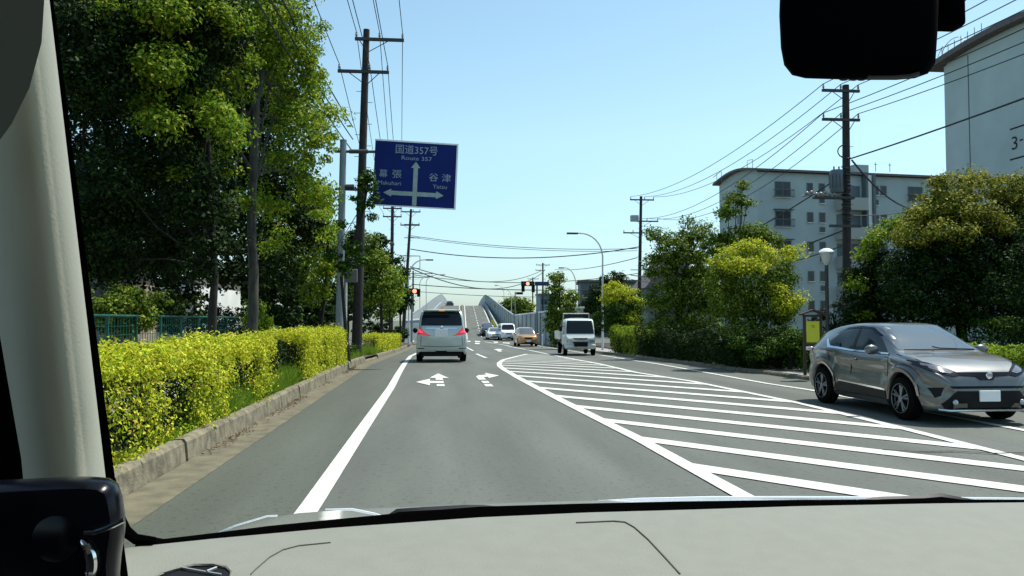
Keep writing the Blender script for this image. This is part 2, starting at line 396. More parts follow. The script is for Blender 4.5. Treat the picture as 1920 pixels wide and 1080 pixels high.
LINE_PX = [(1895, 803), (1520, 732), (1440, 720), (1318, 698), (1193, 677), (1131, 667), (1031, 652), (998, 646)]
LINE = [gp(*p) for p in LINE_PX]
_ly = [p.y for p in LINE]; _lx = [p.x for p in LINE]
def xline(y): return float(np.interp(y, _ly, _lx)) if y > _ly[0] else _lx[0]
def xkr(y): return xline(y) + float(np.interp(y, [8, 20, 30, 50, 70], [1.75, 1.6, 1.0, .75, .7]))
def xkl(y): return float(np.interp(y, [0, 30, 57, 75], [-2.78, -2.75, -2.3, -2.1]))
YR = [y for y in YS if y <= 81]
sheet('road', lambda y: xkl(y) + .45, xkr, YR, M['asphalt'], 0)
sheet('road_margin', lambda y: xkl(y) + .44, lambda y: -1.03, [y for y in YR if y < 60], M['asphalt_old'], .004)
sheet('cross_street', lambda y: -60, lambda y: 60, [78, 81, 84, 87, 90, 93, 96], M['asphalt'], -.004, nx=8)
sheet('side_road', lambda y: 6.0, lambda y: 11.5, [94, 100, 120, 150, 200], M['asphalt_old'], -.006)
gut = sheet('gutter', xkl, lambda y: xkl(y) + .45, [y for y in YR if y < 76], M['concrete'], .008, nx=2)
sheet('sidewalk', lambda y: -7.6, lambda y: -4.7, [y for y in YR if y < 76], M['paving'], .20, nx=2)
sheet('verge', lambda y: -4.7, lambda y: xkl(y) - .10, [y for y in YR if y < 76], M['soil'], .19, nx=2)
sheet('verge', lambda y: -40, lambda y: -7.6, [y for y in YR if y < 76], M['soil'], .16, nx=4)
sheet('sidewalk', lambda y: xkr(y) + .14, lambda y: xkr(y) + 2.6, [y for y in YR if y < 76], M['paving'], .07, nx=2)
sheet('verge', lambda y: xkr(y) + 2.6, lambda y: 60, [y for y in YR if y < 76], M['soil'], .13, nx=4)

def kerb(name, xf, y0, y1, h, w, side, gaps, seg=.6, label=None):
    rnd = random.Random(5); ys = []; y = y0
    mb = MB()
    while y < y1:
        L = seg * rnd.uniform(.97, 1.03)
        if not any(a < y < b for a, b in gaps):
            xa, xb = xf(y), xf(y + L); j = rnd.uniform(-.012, .012); hz = rnd.uniform(-.008, .008)
            za, zb = gz(y), gz(y + L); o = -side * w; g = .010
            hh = h + hz
            poly = [(0, -.05), (side * -.03, hh - .04), (side * -.06, hh), (o, hh), (o, -.05)]
            va = [(xa + j + p[0], y + g, za + p[1]) for p in poly]; vb = [(xb + j + p[0], y + L - g, zb + p[1]) for p in poly]
            n = len(poly)
            mb.add(va + vb, [tuple(range(n)), tuple(range(2 * n - 1, n - 1, -1))] + [(i, (i + 1) % n, n + (i + 1) % n, n + i) for i in range(n)])
        y += L
    return tag(mb.build(name, M['kerb']), label, 'kerb', kind='structure')
kerb('kerb', xkl, -2, 31.5, .25, .17, 1, [], seg=1.9)
kerb('kerb', xkl, 31.5, 38, .09, .17, 1, [], seg=1.2)
kerb('kerb', xkl, 38, 75, .2, .17, 1, [(66, 72)], seg=1.9)
kerb('kerb', xkr, -2, 74, .11, .16, -1, [], seg=1.9)

# dead leaves blown into the gutter
rng = np.random.default_rng(3)
n = 2600; y = 4 + 24 * rng.random(n) ** 1.2; x = np.array([xkl(v) for v in y]) + np.abs(rng.normal(0, .09, n)) + .02
keep = (np.sin(y * 1.3) + np.sin(y * .47 + 1) + rng.normal(0, .5, n)) > .2
p = np.stack([x, y, np.full(n, .026)], 1)[keep]
tag(leaves_mesh('leaf_litter', p, np.tile([0, 0, 1.], (len(p), 1)) + rng.normal(0, .3, (len(p), 3)), rng.uniform(.015, .055, len(p)), LF['litter']),
    'dry brown leaves gathered in the concrete gutter', 'leaf litter', kind='stuff')

# ------------------------------------------------------------------ painted markings
MK = []
def mark(name, pts, width, up=.012, **k): vs, fs = strip(name, pts, width, None, up, **k); MK.append((vs, fs))
def gpl(pts): return [gp(*p) for p in pts]
BL = gpl([(1390, 930), (1200, 825), (1050, 750), (970, 708), (946, 694), (937, 687), (936, 681), (944, 675), (967, 669), (988, 664)])
BL0 = [Vector((2.92, 1.0, 0))] + BL
BR = gpl([(909, 641), (950, 648), (993, 657), (1031, 665), (1082, 675), (1193, 699), (1300, 716), (1500, 757), (1700, 806), (1920, 862), (2300, 960), (3000, 1135)])
edge = [Vector((-1.1, 1, 0))] + gpl([(583, 950), (680, 805), (733, 727), (770, 668)]) + [Vector((-.75, 58, 0)), Vector((-.6, 76, 0))]
mark('edge_line', edge, .185)
mark('edge_line', BL0, .19)
mark('edge_line', BR, .17)
mark('edge_line', [Vector((LINE[0].x, 2, 0))] + LINE, .15)
def interp_x(poly):
    ys = sorted((p.y, p.x) for p in poly); a = [q[0] for q in ys]; b = [q[1] for q in ys]
    return lambda y: float(np.interp(y, a, b))
Lf = interp_x([p for p in BL0 if p.y < BL[5].y + .01]); Rf = interp_x(BR)
d0 = Vector((2.79, -3.5)).normalized()
y0 = gp(1290, 875).y - 2.05 * 3
for i in range(24):
    yc = y0 + 2.05 * i
    half = .34 / d0.x / 2 * 1.0
    quad = []
    for off in (-half, half):
        for f, is_l in ((Lf, 1), (Rf, 0)):
            # walk along the stripe until it meets the border
            s = 0; yb = yc + off; P = Vector((Lf(yc) if yc < BL[5].y else Lf(BL[5].y), yb))
            if is_l and yb < BL[5].y: P.x = Lf(yb)
            elif is_l:
                # beyond the tip the island is closed by the slanting edge
                P = Vector((Lf(BL[5].y), yb)) ; q = BL[5:]
                xs = [v.x for v in q]; ysx = [v.y for v in q]
                for k in range(400):
                    if P.x >= xs[-1] or P.y <= float(np.interp(P.x, xs, ysx)): break
                    P = P + d0 * .03
            else:
                for k in range(900):
                    if P.x >= Rf(P.y) - .02: break
                    P = P + d0 * .02
            quad.append(P.copy())
    a, b, c, d = quad
    if (b - a).length < .25 or (a.y > BL[-1].y): continue
    if a.y > b.y or True:
        nseg = 6; vs = []
        for k in range(nseg + 1):
            t = k / nseg; p1 = a.lerp(b, t); p2 = c.lerp(d, t)
            vs += [(p1.x, p1.y, gz(p1.y) + .010), (p2.x, p2.y, gz(p2.y) + .010)]
        MK.append((vs, [(2 * k, 2 * k + 1, 2 * k + 3, 2 * k + 2) for k in range(nseg)]))
def markpoly(px, org=(740, 560), s=6.0, up=.012):
    vs = [gp(org[0] + a / s, org[1] + b / s) for a, b in px]
    MK.append(([(v.x, v.y, v.z + up) for v in vs], [tuple(range(len(vs)))]))
# worn lane arrows
markpoly([(490, 845), (610, 897), (536, 897), (548, 920), (462, 918), (458, 895), (392, 895)])
markpoly([(240, 942), (395, 905), (398, 930), (550, 930), (552, 955), (398, 955), (395, 980)])
markpoly([(470, 966), (558, 966), (565, 990), (475, 990)])
markpoly([(915, 880), (940, 866), (1030, 858), (1012, 838), (1175, 868), (1058, 898), (1052, 882), (1000, 885), (1030, 915), (948, 918)])
markpoly([(970, 930), (1050, 930), (1070, 955), (995, 955)])
markpoly([(1000, 965), (1085, 965), (1115, 992), (1025, 992)])
markpoly([(1112, 573), (1160, 566), (1225, 572), (1186, 580), (1210, 598), (1165, 596), (1150, 584)])
# lane dashes and the worn zebra of the junction
for a, b in (((802, 545), (885, 588)), ((920, 622), (1028, 668))):
    mark('dash', [gp(740 + a[0] / 6, 560 + a[1] / 6), gp(740 + b[0] / 6, 560 + b[1] / 6)], .17)
for q in ([(800, 472), (855, 478), (850, 488), (800, 484)], [(900, 476), (965, 478), (962, 488), (902, 487)], [(905, 497), (960, 499), (950, 514), (900, 510)],
          [(865, 446), (900, 448), (905, 458), (870, 457)], [(940, 450), (975, 450), (985, 460), (950, 460)], [(805, 448), (832, 448), (835, 458), (805, 458)],
          [(190, 440), (225, 440), (222, 452), (185, 452)], [(185, 472), (220, 472), (215, 484), (180, 484)],
          [(1040, 452), (1080, 454), (1085, 464), (1048, 462)], [(1110, 484), (1165, 486), (1160, 498), (1118, 496)], [(1210, 492), (1300, 498), (1290, 508), (1220, 502)]):
    markpoly(q)
CK = strip('road_crack', [gp(1655, 845), gp(1720, 849), gp(1790, 848), gp(1860, 852), gp(1920, 851)], .035, None, .016)
me = bpy.data.meshes.new('road_crack'); me.from_pydata(CK[0], [], CK[1]); me.update(); tag(mesh_obj('road_crack', me, M['rubber']), kind='structure')
strip_l = [gp(880, 628), gp(890, 634), gp(903, 639)]
allv, allf = [], []
for vs, fs in MK:
    k = len(allv); allv += vs; allf += [tuple(i + k for i in f) for f in fs]
me = bpy.data.meshes.new('road_markings'); me.from_pydata(allv, [], allf); me.update()
tag(mesh_obj('road_markings', me, M['paint']), kind='structure')

# ================================================================== overpass
def bz(y):
    t = min(max((y - 96) / 76, 0), 1.9)
    s = t * t * (3 - 2 * t) * .25 + min(t, 1.0) * .75 if t <= 1 else 1 - (t - 1) ** 2 * 1.1
    return -.72 + 5.42 * s
def bxc(y): return 3.35 + (y - 95) * .0327
YB = [95 + 4 * i for i in range(31)]
deck = empty('overpass', (bxc(96), 96, -.72), 0, 'grey road overpass with pale noise walls, climbing to a crest beyond the junction', 'overpass')
def off(o): return (o[0] - bxc(96), o[1] - 96, o[2] + .72)
def ribbon(name, xl, xr, mat, up, zf=bz, ys=YB, drop=None):
    vs, fs = [], []
    for y in ys:
        for x in (xl(y), xr(y)): vs.append(off((x, y, zf(y) + up)))
    n = len(ys)
    fs = [(2 * i, 2 * i + 1, 2 * i + 3, 2 * i + 2) for i in range(n - 1)]
    if drop is not None:
        for y in ys:
            for x in (xl(y), xr(y)): vs.append(off((x, y, drop(y))))
        for i in range(n - 1):
            for s in (0, 1): fs.append((2 * i + s, 2 * i + 2 + s, 2 * n + 2 * i + 2 + s, 2 * n + 2 * i + s))
    me = bpy.data.meshes.new(name); me.from_pydata(vs, [], fs); me.update(); return mesh_obj(name, me, mat, deck)
xR = lambda y: bxc(y) + 4.55; xL = lambda y: bxc(y) - 5.0
ribbon('roadway', xL, xR, M['asphalt'], 0, drop=lambda y: -1.2)
ribbon('edge_line', lambda y: xR(y) - .44, lambda y: xR(y) - .28, M['paint'], .02)
ribbon('edge_line', lambda y: bxc(y) + .42, lambda y: bxc(y) + .56, M['paint'], .02)
ribbon('edge_line', lambda y: bxc(y) - .62, lambda y: bxc(y) - .5, M['paint'], .02)
db = MB()
for i in range(18):
    y = 99 + i * 4.6
    for s, xo in ((0, 2.3),):
        a, b = y, y + 2.2
        db.add([off((bxc(a) + xo - .06, a, bz(a) + .03)), off((bxc(a) + xo + .06, a, bz(a) + .03)), off((bxc(b) + xo + .06, b, bz(b) + .03)), off((bxc(b) + xo - .06, b, bz(b) + .03))], [(0, 1, 2, 3)])
tag(db.build('lane_dashes', M['paint'], deck, fix=False), kind='stuff')
def wallstrip(name, xf, z0, z1, th, mat, ys, parent=deck, o=off):
    vs, fs = [], []
    for y in ys:
        for x in (xf(y) - th / 2, xf(y) + th / 2):
            for z in (z0(y), z1(y)): vs.append(o((x, y, z)))
    n = len(ys)
    for i in range(n - 1):
        a = 4 * i; b = 4 * i + 4
        fs += [(a, b, b + 1, a + 1), (a + 2, a + 3, b + 3, b + 2), (a + 1, b + 1, b + 3, a + 3)]
    fs += [(0, 1, 3, 2), (4 * n - 4, 4 * n - 2, 4 * n - 1, 4 * n - 3)]
    me = bpy.data.meshes.new(name); me.from_pydata(vs, [], fs); me.update(); return mesh_obj(name, me, mat, parent)
ribbon('median_kerb', lambda y: bxc(y) - .15, lambda y: bxc(y) + .15, M['concrete'], .22, ys=[y for y in YB if y > 98], drop=lambda y: bz(y) - .1)
ys_w = [y for y in YB if y >= 99]
wx = lambda y: 9.75 + (y - 98) * .0155
wh = lambda y: float(np.interp(y, [98, 104, 125, 160, 185], [2.75, 2.75, 2.65, 2.35, 2.2]))
wallstrip('noise_wall', wx, lambda y: -1.1, lambda y: bz(y) + wh(y), .12, M['noise_wall'], ys_w)
wallstrip('wall_coping', wx, lambda y: bz(y) + wh(y), lambda y: bz(y) + wh(y) + .10, .16, M['parapet'], ys_w)
pm = MB()
for y in range(102, 172, 4): pm.box(off((wx(y) - .1, y, bz(y) + wh(y) / 2 - .5)), (.12, .12, wh(y) + 1.0))
tag(pm.build('wall_post', M['wall_grey'], deck), kind='stuff')
wallstrip('parapet', lambda y: xR(y) + .2, lambda y: -1.1, lambda y: bz(y) + .75, .22, M['parapet'], ys_w)
wxl = lambda y: -2.9 + (y - 98) * .058
wallstrip('noise_wall', wxl, lambda y: -1.1, lambda y: bz(y) + wh(y) + .1, .12, M['noise_wall'], ys_w)
wallstrip('wall_coping', wxl, lambda y: bz(y) + wh(y) + .1, lambda y: bz(y) + wh(y) + .2, .16, M['parapet'], ys_w)
wallstrip('parapet', lambda y: max(xL(y) - .2, wxl(y) + .15), lambda y: -1.1, lambda y: bz(y) + .75, .2, M['parapet'], ys_w)

def screen(name, p0, p1, h0, h1, mat, label, cat='wall', post=3.0, th=.14, cap=True):
    """a long wall of panels between posts"""
    p0, p1 = Vector(p0), Vector(p1); d = p1 - p0; L = d.length; a = math.atan2(d.y, d.x)
    t = empty(name, p0, a, label, cat)
    mb = MB(); mb.prism([(0, -.3), (L, -.3), (L, h1), (0, h0)], -th / 2, th / 2, 'XZ'); mb.build('wall_panel', mat, t)
    pb = MB(); n = int(L / post)
    for i in range(n + 1):
        x = i * L / n; h = h0 + (h1 - h0) * i / n; pb.box((x, -th / 2 - .05, h / 2), (.12, .1, h))
    tag(pb.build('wall_post', M['parapet'], t), kind='stuff')
    if cap: c = MB(); c.prism([(-.05, h0 + .003), (L + .05, h1 + .003), (L + .05, h1 + .15), (-.05, h0 + .15)], -th, th, 'XZ'); c.build('coping', M['sign_edge'], t)
    return t
a0 = at(967, 600, 97); a1 = at(1092, 560, 60)
screen('street_wall', (a0.x, a0.y, -.72), (a1.x, a1.y, -.6), 2.85, 3.2, M['noise_wall'], 'long pale grey panelled wall behind the oncoming cars at the junction')
b0 = at(758, 600, 92); b1 = at(803, 600, 96)
screen('street_wall', (b0.x, b0.y, -.72), (b1.x, b1.y, -.72), 2.2, 2.4, M['parapet'], 'short grey wall at the foot of the overpass, behind the white van')

# ================================================================== hedges, grass, fence
def hedge(label, path, w, z0, h, count, mat='gold', leaf=.055, group=None, holes=None, name='hedge', ragged=.05, base=None, round_=.18, lump=.0):
    """clipped hedge: leaves over the faces of a box that follows path, on a core of stems"""
    SEED[0] += 1; rng = np.random.default_rng(SEED[0])
    P = np.array([(p[0], p[1], z0(p[1]) if callable(z0) else z0) for p in path], float)
    root = empty(name, tuple(P[0]), 0, label, 'hedge', group)
    seg = np.linalg.norm(np.diff(P[:, :2], axis=0), axis=1); cum = np.concatenate([[0], np.cumsum(seg)]); Lt = cum[-1]
    t = rng.random(count) * Lt
    cx = np.interp(t, cum, P[:, 0]); cy = np.interp(t, cum, P[:, 1]); cz = np.interp(t, cum, P[:, 2])
    dx = np.interp(t, cum, np.gradient(P[:, 0])); dy = np.interp(t, cum, np.gradient(P[:, 1])); l = np.hypot(dx, dy); dx /= l; dy /= l
    nx_, ny_ = dy, -dx
    face = rng.random(count); wv = w * (1 + .09 * np.sin(t * 2.1) + .06 * np.sin(t * 5.3)); hv = h * (1 + .035 * np.sin(t * 1.7 + 1) + .03 * np.sin(t * 4.9))
    wv = wv * (1 + lump * np.sin(t * 1.1 + 2)); hv = hv * (1 + lump * np.sin(t * 1.45 + .6) + lump * .5 * np.sin(t * 3.3))
    side = np.where(face < .42, 1, np.where(face < .55, -1, 0))
    u = rng.random(count); dep = -np.abs(rng.normal(0, 1, count)) * .11 + rng.normal(0, ragged * .5, count)
    lump = .05 * np.sin(t * 6.1 + u * 7) + .04 * np.sin(t * 13 + u * 11)
    lat = np.where(side != 0, side * (wv / 2 + dep + lump), (u - .5) * wv)
    ver = np.where(side != 0, u * hv, hv + dep + lump * .6)
    e = np.clip((ver - (hv - round_)) / round_, 0, 1); lat = np.where(side != 0, lat - side * e ** 2 * round_ * .6, lat)
    e2 = np.clip((np.abs(lat) - (wv / 2 - round_)) / round_, 0, 1); ver = np.where(side == 0, ver - e2 ** 2 * round_ * .6, ver)
    endt = rng.random(count) < .05; t2 = np.where(endt, rng.choice([0, Lt], count), t)
    pos = np.stack([cx + nx_ * lat, cy + ny_ * lat, cz + ver], 1)
    keep = np.ones(count, bool)
    nz = np.sin(t * 3.1 + u * 5) + np.sin(t * 7.7 - u * 9 + 1) + np.sin(t * 1.3 + u * 13) + np.sin(t * 12.1 + u * 17)
    keep &= ~((nz > 1.0) & (side != 0) & (u < .86) & (rng.random(count) < .72))
    if holes:
        for (ta, tb, ua, ub, pr) in holes:
            hh = (t > ta + rng.normal(0, .08, count)) & (t < tb + rng.normal(0, .08, count)) & (side == 1) & (u > ua) & (u < ub) & (rng.random(count) < pr)
            keep &= ~hh
    nrm = np.stack([nx_ * side, ny_ * side, np.where(side == 0, 1., .35)], 1) + rng.normal(0, .6, (count, 3))
    pos, nrm = pos[keep] - P[0], nrm[keep]
    leaves_mesh('foliage', pos, nrm, leaf * rng.uniform(.6, 1.35, len(pos)), LF[mat], root, aspect=.6)
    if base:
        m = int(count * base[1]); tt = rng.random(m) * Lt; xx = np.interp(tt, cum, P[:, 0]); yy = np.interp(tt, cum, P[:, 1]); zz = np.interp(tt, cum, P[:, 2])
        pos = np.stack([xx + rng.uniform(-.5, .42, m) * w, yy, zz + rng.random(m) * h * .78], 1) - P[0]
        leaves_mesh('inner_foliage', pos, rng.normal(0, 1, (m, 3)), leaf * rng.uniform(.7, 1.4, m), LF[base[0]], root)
    mb = MB(); rnd = random.Random(SEED[0])
    for i in range(int(Lt * 5)):
        s = rnd.random() * Lt; x = float(np.interp(s, cum, P[:, 0])) - P[0][0] + rnd.uniform(-.3, .3) * w; y = float(np.interp(s, cum, P[:, 1])) - P[0][1]; z = float(np.interp(s, cum, P[:, 2])) - P[0][2]
        mb.tube([(x, y, z - .03), (x + rnd.uniform(-.1, .1), y + rnd.uniform(-.1, .1), z + h * .45), (x + rnd.uniform(-.2, .2), y + rnd.uniform(-.2, .2), z + h * .85)], [.012, .009, .004], 5)
    tag(mb.build('stems', M['bark'], root), kind='stuff')
    return root
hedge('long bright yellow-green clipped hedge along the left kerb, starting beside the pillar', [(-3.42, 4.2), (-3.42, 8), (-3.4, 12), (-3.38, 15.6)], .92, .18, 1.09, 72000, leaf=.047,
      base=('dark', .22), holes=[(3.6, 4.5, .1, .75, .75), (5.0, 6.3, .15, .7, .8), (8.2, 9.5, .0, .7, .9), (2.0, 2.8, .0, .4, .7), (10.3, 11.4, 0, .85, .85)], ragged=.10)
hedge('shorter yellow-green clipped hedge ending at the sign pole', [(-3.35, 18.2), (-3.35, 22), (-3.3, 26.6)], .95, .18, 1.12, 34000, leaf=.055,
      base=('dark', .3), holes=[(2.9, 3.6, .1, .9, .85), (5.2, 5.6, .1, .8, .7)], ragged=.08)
hedge('dark green overgrown shrub filling the gap between the two yellow hedges', [(-3.65, 15.4), (-3.62, 18.4)], .75, .18, .95, 6500, mat='dark', leaf=.07, name='gap_shrub')
p0, p1 = gp(690, 655), gp(757, 640)
hedge('small yellow hedge block beyond the driveway, beside the left kerb', [(-3.35, 41), (-3.1, 48), (-2.85, 57)], .95, lambda y: gz(y) + .18, .95, 15000, leaf=.09, base=('olive', .2))
hedge('short sunlit yellow-green hedge on the right kerb beside the small truck', [(xkr(44) + .75, 44), (xkr(39) + .7, 37.5)], 1.2, lambda y: gz(y) + .12, 1.2, 11000, mat='lime', leaf=.08, base=('dark', .8), lump=.12)  # sunlit end of the hedge, the sun put into a brighter leaf colour
hedge('long dark shaded hedge on the right kerb under the green trees', [(xkr(37) + .75, 37.2), (xkr(30) + .7, 30), (xkr(24) + .75, 23.6)], 1.3, lambda y: gz(y) + .12, 1.05, 26000, mat='dark', leaf=.08, base=('dark', .8), lump=.2)  # tree shade on this stretch is also put into the darker leaf colour
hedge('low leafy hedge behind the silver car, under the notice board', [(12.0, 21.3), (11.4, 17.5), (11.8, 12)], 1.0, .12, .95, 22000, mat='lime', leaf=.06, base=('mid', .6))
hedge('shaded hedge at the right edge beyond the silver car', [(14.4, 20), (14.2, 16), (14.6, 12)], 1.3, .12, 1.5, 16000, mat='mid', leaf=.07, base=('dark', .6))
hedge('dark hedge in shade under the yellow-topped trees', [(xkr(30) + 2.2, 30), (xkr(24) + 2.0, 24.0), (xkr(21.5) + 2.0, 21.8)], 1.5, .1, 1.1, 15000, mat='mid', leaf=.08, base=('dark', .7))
hedge('yellow planting on the ramp beside the overpass parapet', [(8.25, 99), (9.2, 128)], .6, lambda y: bz(y) - .1, .6, 3000, mat='gold', leaf=.2)

def grass(label, n, xf, ys, z0, h, seed, name='grass', mat='grass'):
    rng = np.random.default_rng(seed); y = rng.uniform(ys[0], ys[1], n); x = np.array([xf(v, r) for v, r in zip(y, rng.random(n))])
    cl = (np.sin(y * 2.1 + seed) + np.sin(y * 5 + x * 3)) * .25 + .75; hh = h * cl * rng.uniform(.4, 1.1, n)
    a = rng.uniform(0, 6.28, n); w = rng.uniform(.005, .011, n) * 1.3; lean = rng.normal(0, .35, (n, 2)) * hh[:, None]
    z = np.array([gz(v) for v in y]) + z0
    v = np.empty((n, 3, 3)); v[:, 0] = np.stack([x - w * np.cos(a), y - w * np.sin(a), z], 1); v[:, 1] = np.stack([x + w * np.cos(a), y + w * np.sin(a), z], 1)
    v[:, 2] = np.stack([x + lean[:, 0] + .08 * hh, y + lean[:, 1], z + hh], 1)
    me = bpy.data.meshes.new(name); me.vertices.add(3 * n); me.vertices.foreach_set('co', v.astype(np.float32).ravel())
    me.loops.add(3 * n); me.loops.foreach_set('vertex_index', np.arange(3 * n, dtype=np.int32)); me.polygons.add(n)
    me.polygons.foreach_set('loop_start', np.arange(0, 3 * n, 3, dtype=np.int32)); me.update(calc_edges=True); me.validate()
    return tag(mesh_obj(name, me, LF[mat]), label, 'grass', kind='stuff')
grass('bright green weeds and long grass at the foot of the yellow hedges', 11000, lambda y, r: -2.98 - .36 * r, (10.5, 17.8), .19, .44, 2)
grass('short grass tufts along the kerb top', 9000, lambda y, r: -2.93 - .3 * r, (4, 27), .19, .16, 5)
grass('grass at the base of the poles', 9000, lambda y, r: -2.95 - 1.6 * r, (26.5, 33), .19, .32, 9)
grass('grass on the verge beyond the driveway', 6000, lambda y, r: -2.8 - 1.2 * r, (37, 45), .19, .4, 12)
grass('grass under the trees on the right', 9000, lambda y, r: xkr(y) + 2.3 + 1.6 * r, (15, 26), .13, .4, 15)

def wire_fence(label, p0, p1, h, name='green_fence'):
    p0, p1 = Vector(p0), Vector(p1); d = p1 - p0; L = d.length
    t = empty(name, p0, math.atan2(d.y, d.x), label, 'fence'); n = max(1, round(L / 2.0))
    for i in range(n + 1):
        m = MB(); m.cyl((i * L / n, 0, 0), (i * L / n, 0, h), .03); m.build('post', M['green_fence'], t, True)
    m = MB(); m.cyl((0, 0, h - .04), (L, 0, h - .04), .028); m.build('top_rail', M['green_fence'], t)
    m = MB(); x = 0
    while x < L: m.box((x, .03, h / 2), (.012, .012, h - .1)); x += .2
    for k in range(7): m.box((L / 2, .04, .12 + k * (h - .2) / 6), (L, .012, .012))
    m.build('mesh_panel', M['green_fence'], t)
wire_fence('green wire mesh fence under the big dark trees behind the long yellow hedge', (-7.9, 16.5, .2), (-8.05, 34, .15), 1.55)
wire_fence('green wire mesh fence farther along, behind the shorter hedge', (-8.1, 39, 0), (-8.2, 60, -.5), 1.75)
g = empty('gate_post', (-8.05, 38.2, 0), 0, 'pale green gate post between the two stretches of green fence', 'post')
m = MB(); m.box((0, 0, 1.0), (.25, .25, 2.0), bev=.02); m.build('shaft', nmat('gate_green', (.10, .33, .26), .6), g)
m = MB(); m.box((0, 0, 2.035), (.31, .31, .06)); m.build('cap', M['steel'], g)
# ================================================================== vehicles (local: forward +Y, right +X)
def pchip(keys):
    xs = np.array([k[0] for k in keys], float); ys = np.array([k[1] for k in keys], float)
    h = np.diff(xs); dl = np.diff(ys) / h; m = np.zeros(len(xs)); m[0], m[-1] = dl[0], dl[-1]
    for i in range(1, len(xs) - 1):
        if dl[i - 1] * dl[i] > 0: m[i] = 2 * dl[i - 1] * dl[i] / (dl[i - 1] + dl[i])
    def f(x):
        x = min(max(x, xs[0]), xs[-1]); i = min(int(np.searchsorted(xs, x, 'right')) - 1, len(h) - 1); i = max(i, 0)
        t = (x - xs[i]) / h[i]; a = 2 * t ** 3 - 3 * t * t + 1; b = t ** 3 - 2 * t * t + t; c = -2 * t ** 3 + 3 * t * t; d = t ** 3 - t * t
        return float(a * ys[i] + b * h[i] * m[i] + c * ys[i + 1] + d * h[i] * m[i + 1])
    return f
def body_loft(P, L, axles, wr_, flare=.0):
    W, S, B, T, RW = (pchip(P[k]) for k in ('w', 'sill', 'belt', 'top', 'rw')); h = L / 2
    ys = set(np.linspace(-h, h, int(L / .09) + 1)); ys |= {s * (h - d) for s in (-1, 1) for d in (.01, .025, .045, .07, .1, .14)}
    for a in axles: ys |= {a + wr_ * math.cos(t) * s for t in np.linspace(0.02, 1.5, 9) for s in (-1, 1)}
    ys = sorted(ys); secs = []
    for y in ys:
        w, zl, zb, zt, rw = W(y), S(y), B(y), T(y), RW(y); zb = min(zb, zt - .015)
        for a in axles:
            d = abs(y - a)
            if d < wr_: zl = max(zl, P['hub'] + math.sqrt(wr_ ** 2 - d * d))
            w += flare * math.exp(-((y - a) / (wr_ * .95)) ** 4)
        zl = min(zl, zb - .05); k = min(max((zt - zb) / .35, 0), 1); D = zb - zl
        e = P.get('crease', 0)
        half = [(w * .90, zl - .0), (w * .955, zl + .03 * D), (w * .985, zl + .16 * D), (w, zl + .42 * D), (w * (.985 - e), zl + .66 * D), (w * .985, zl + .86 * D), (w * .955, zb)]
        x0 = w * .925; r1 = (rw, zt - .085 * k - .012)
        half += [(x0, zb + .012 * (1 + k)), (x0 + (r1[0] - x0) * .5 + .018 * k, zb + (r1[1] - zb) * .5), (r1[0] + .004, r1[1]), (rw * .93, zt - .032 * k - .004), (rw * .75, zt - .008), (rw * .4, zt), (0, zt)]
        # smooth resample
        pts = []
        for i in range(len(half) - 1):
            p_, q_ = half[i], half[i + 1]; a_ = half[max(i - 1, 0)]; b_ = half[min(i + 2, len(half) - 1)]
            for t in (0, .5):
                pts.append(tuple(.5 * (2 * p_[j] + (q_[j] - a_[j]) * t + (2 * a_[j] - 5 * p_[j] + 4 * q_[j] - b_[j]) * t * t + (3 * p_[j] - a_[j] - 3 * q_[j] + b_[j]) * t ** 3) for j in (0, 1)))
        pts.append(half[-1]); secs.append([(x, y, z) for x, z in pts] + [(-x, y, z) for x, z in pts[-2::-1]])
    n = len(secs[0]); vs = [p for s in secs for p in s]
    fs = [(j * n + i, j * n + i + 1, (j + 1) * n + i + 1, (j + 1) * n + i) for j in range(len(secs) - 1) for i in range(n - 1)]
    fs += [tuple(range(n)), tuple(range(len(vs) - 1, len(vs) - n - 1, -1))]
    return vs, fs
def decal(bvh, poly, side, mat, name, parent, off=.006, res=.07, label=None, thick=0.0):
    """a panel that follows the body: poly in (y,z) for side 'R'/'L', in (x,z) for 'F'/'B', in (x,y) for 'T'"""
    bm = bmesh.new(); vs = [bm.verts.new((a, b, 0)) for a, b in poly]; bm.faces.new(vs)
    xs = [p[0] for p in poly]; ys = [p[1] for p in poly]
    for ax, (lo, hi) in ((0, (min(xs), max(xs))), (1, (min(ys), max(ys)))):
        n = max(1, int((hi - lo) / res))
        for i in range(1, n):
            c = lo + (hi - lo) * i / n; co = (c, 0, 0) if ax == 0 else (0, c, 0); no = (1, 0, 0) if ax == 0 else (0, 1, 0)
            bmesh.ops.bisect_plane(bm, geom=list(bm.verts) + list(bm.edges) + list(bm.faces), plane_co=co, plane_no=no)
    for v in bm.verts:
        a, b = v.co.x, v.co.y
        o, d = {'R': ((4, a, b), (-1, 0, 0)), 'L': ((-4, a, b), (1, 0, 0)), 'F': ((a, 6, b), (0, -1, 0)), 'B': ((a, -6, b), (0, 1, 0)), 'T': ((a, b, 5), (0, 0, -1))}[side]
        h, nn, _, _ = bvh.ray_cast(Vector(o), Vector(d))
        if h is None:
            h, nn, _, _ = bvh.find_nearest(Vector(o) + Vector(d) * (3.2 if side in 'RL' else 4.2))
        if nn.dot(Vector(d)) > 0: nn = -nn
        v.co = h + nn * off
    me = bpy.data.meshes.new(name); bmesh.ops.recalc_face_normals(bm, faces=bm.faces); bm.to_mesh(me); bm.free()
    o = mesh_obj(name, me, mat, parent, smooth=True)
    if label: o['label'] = label
    return o
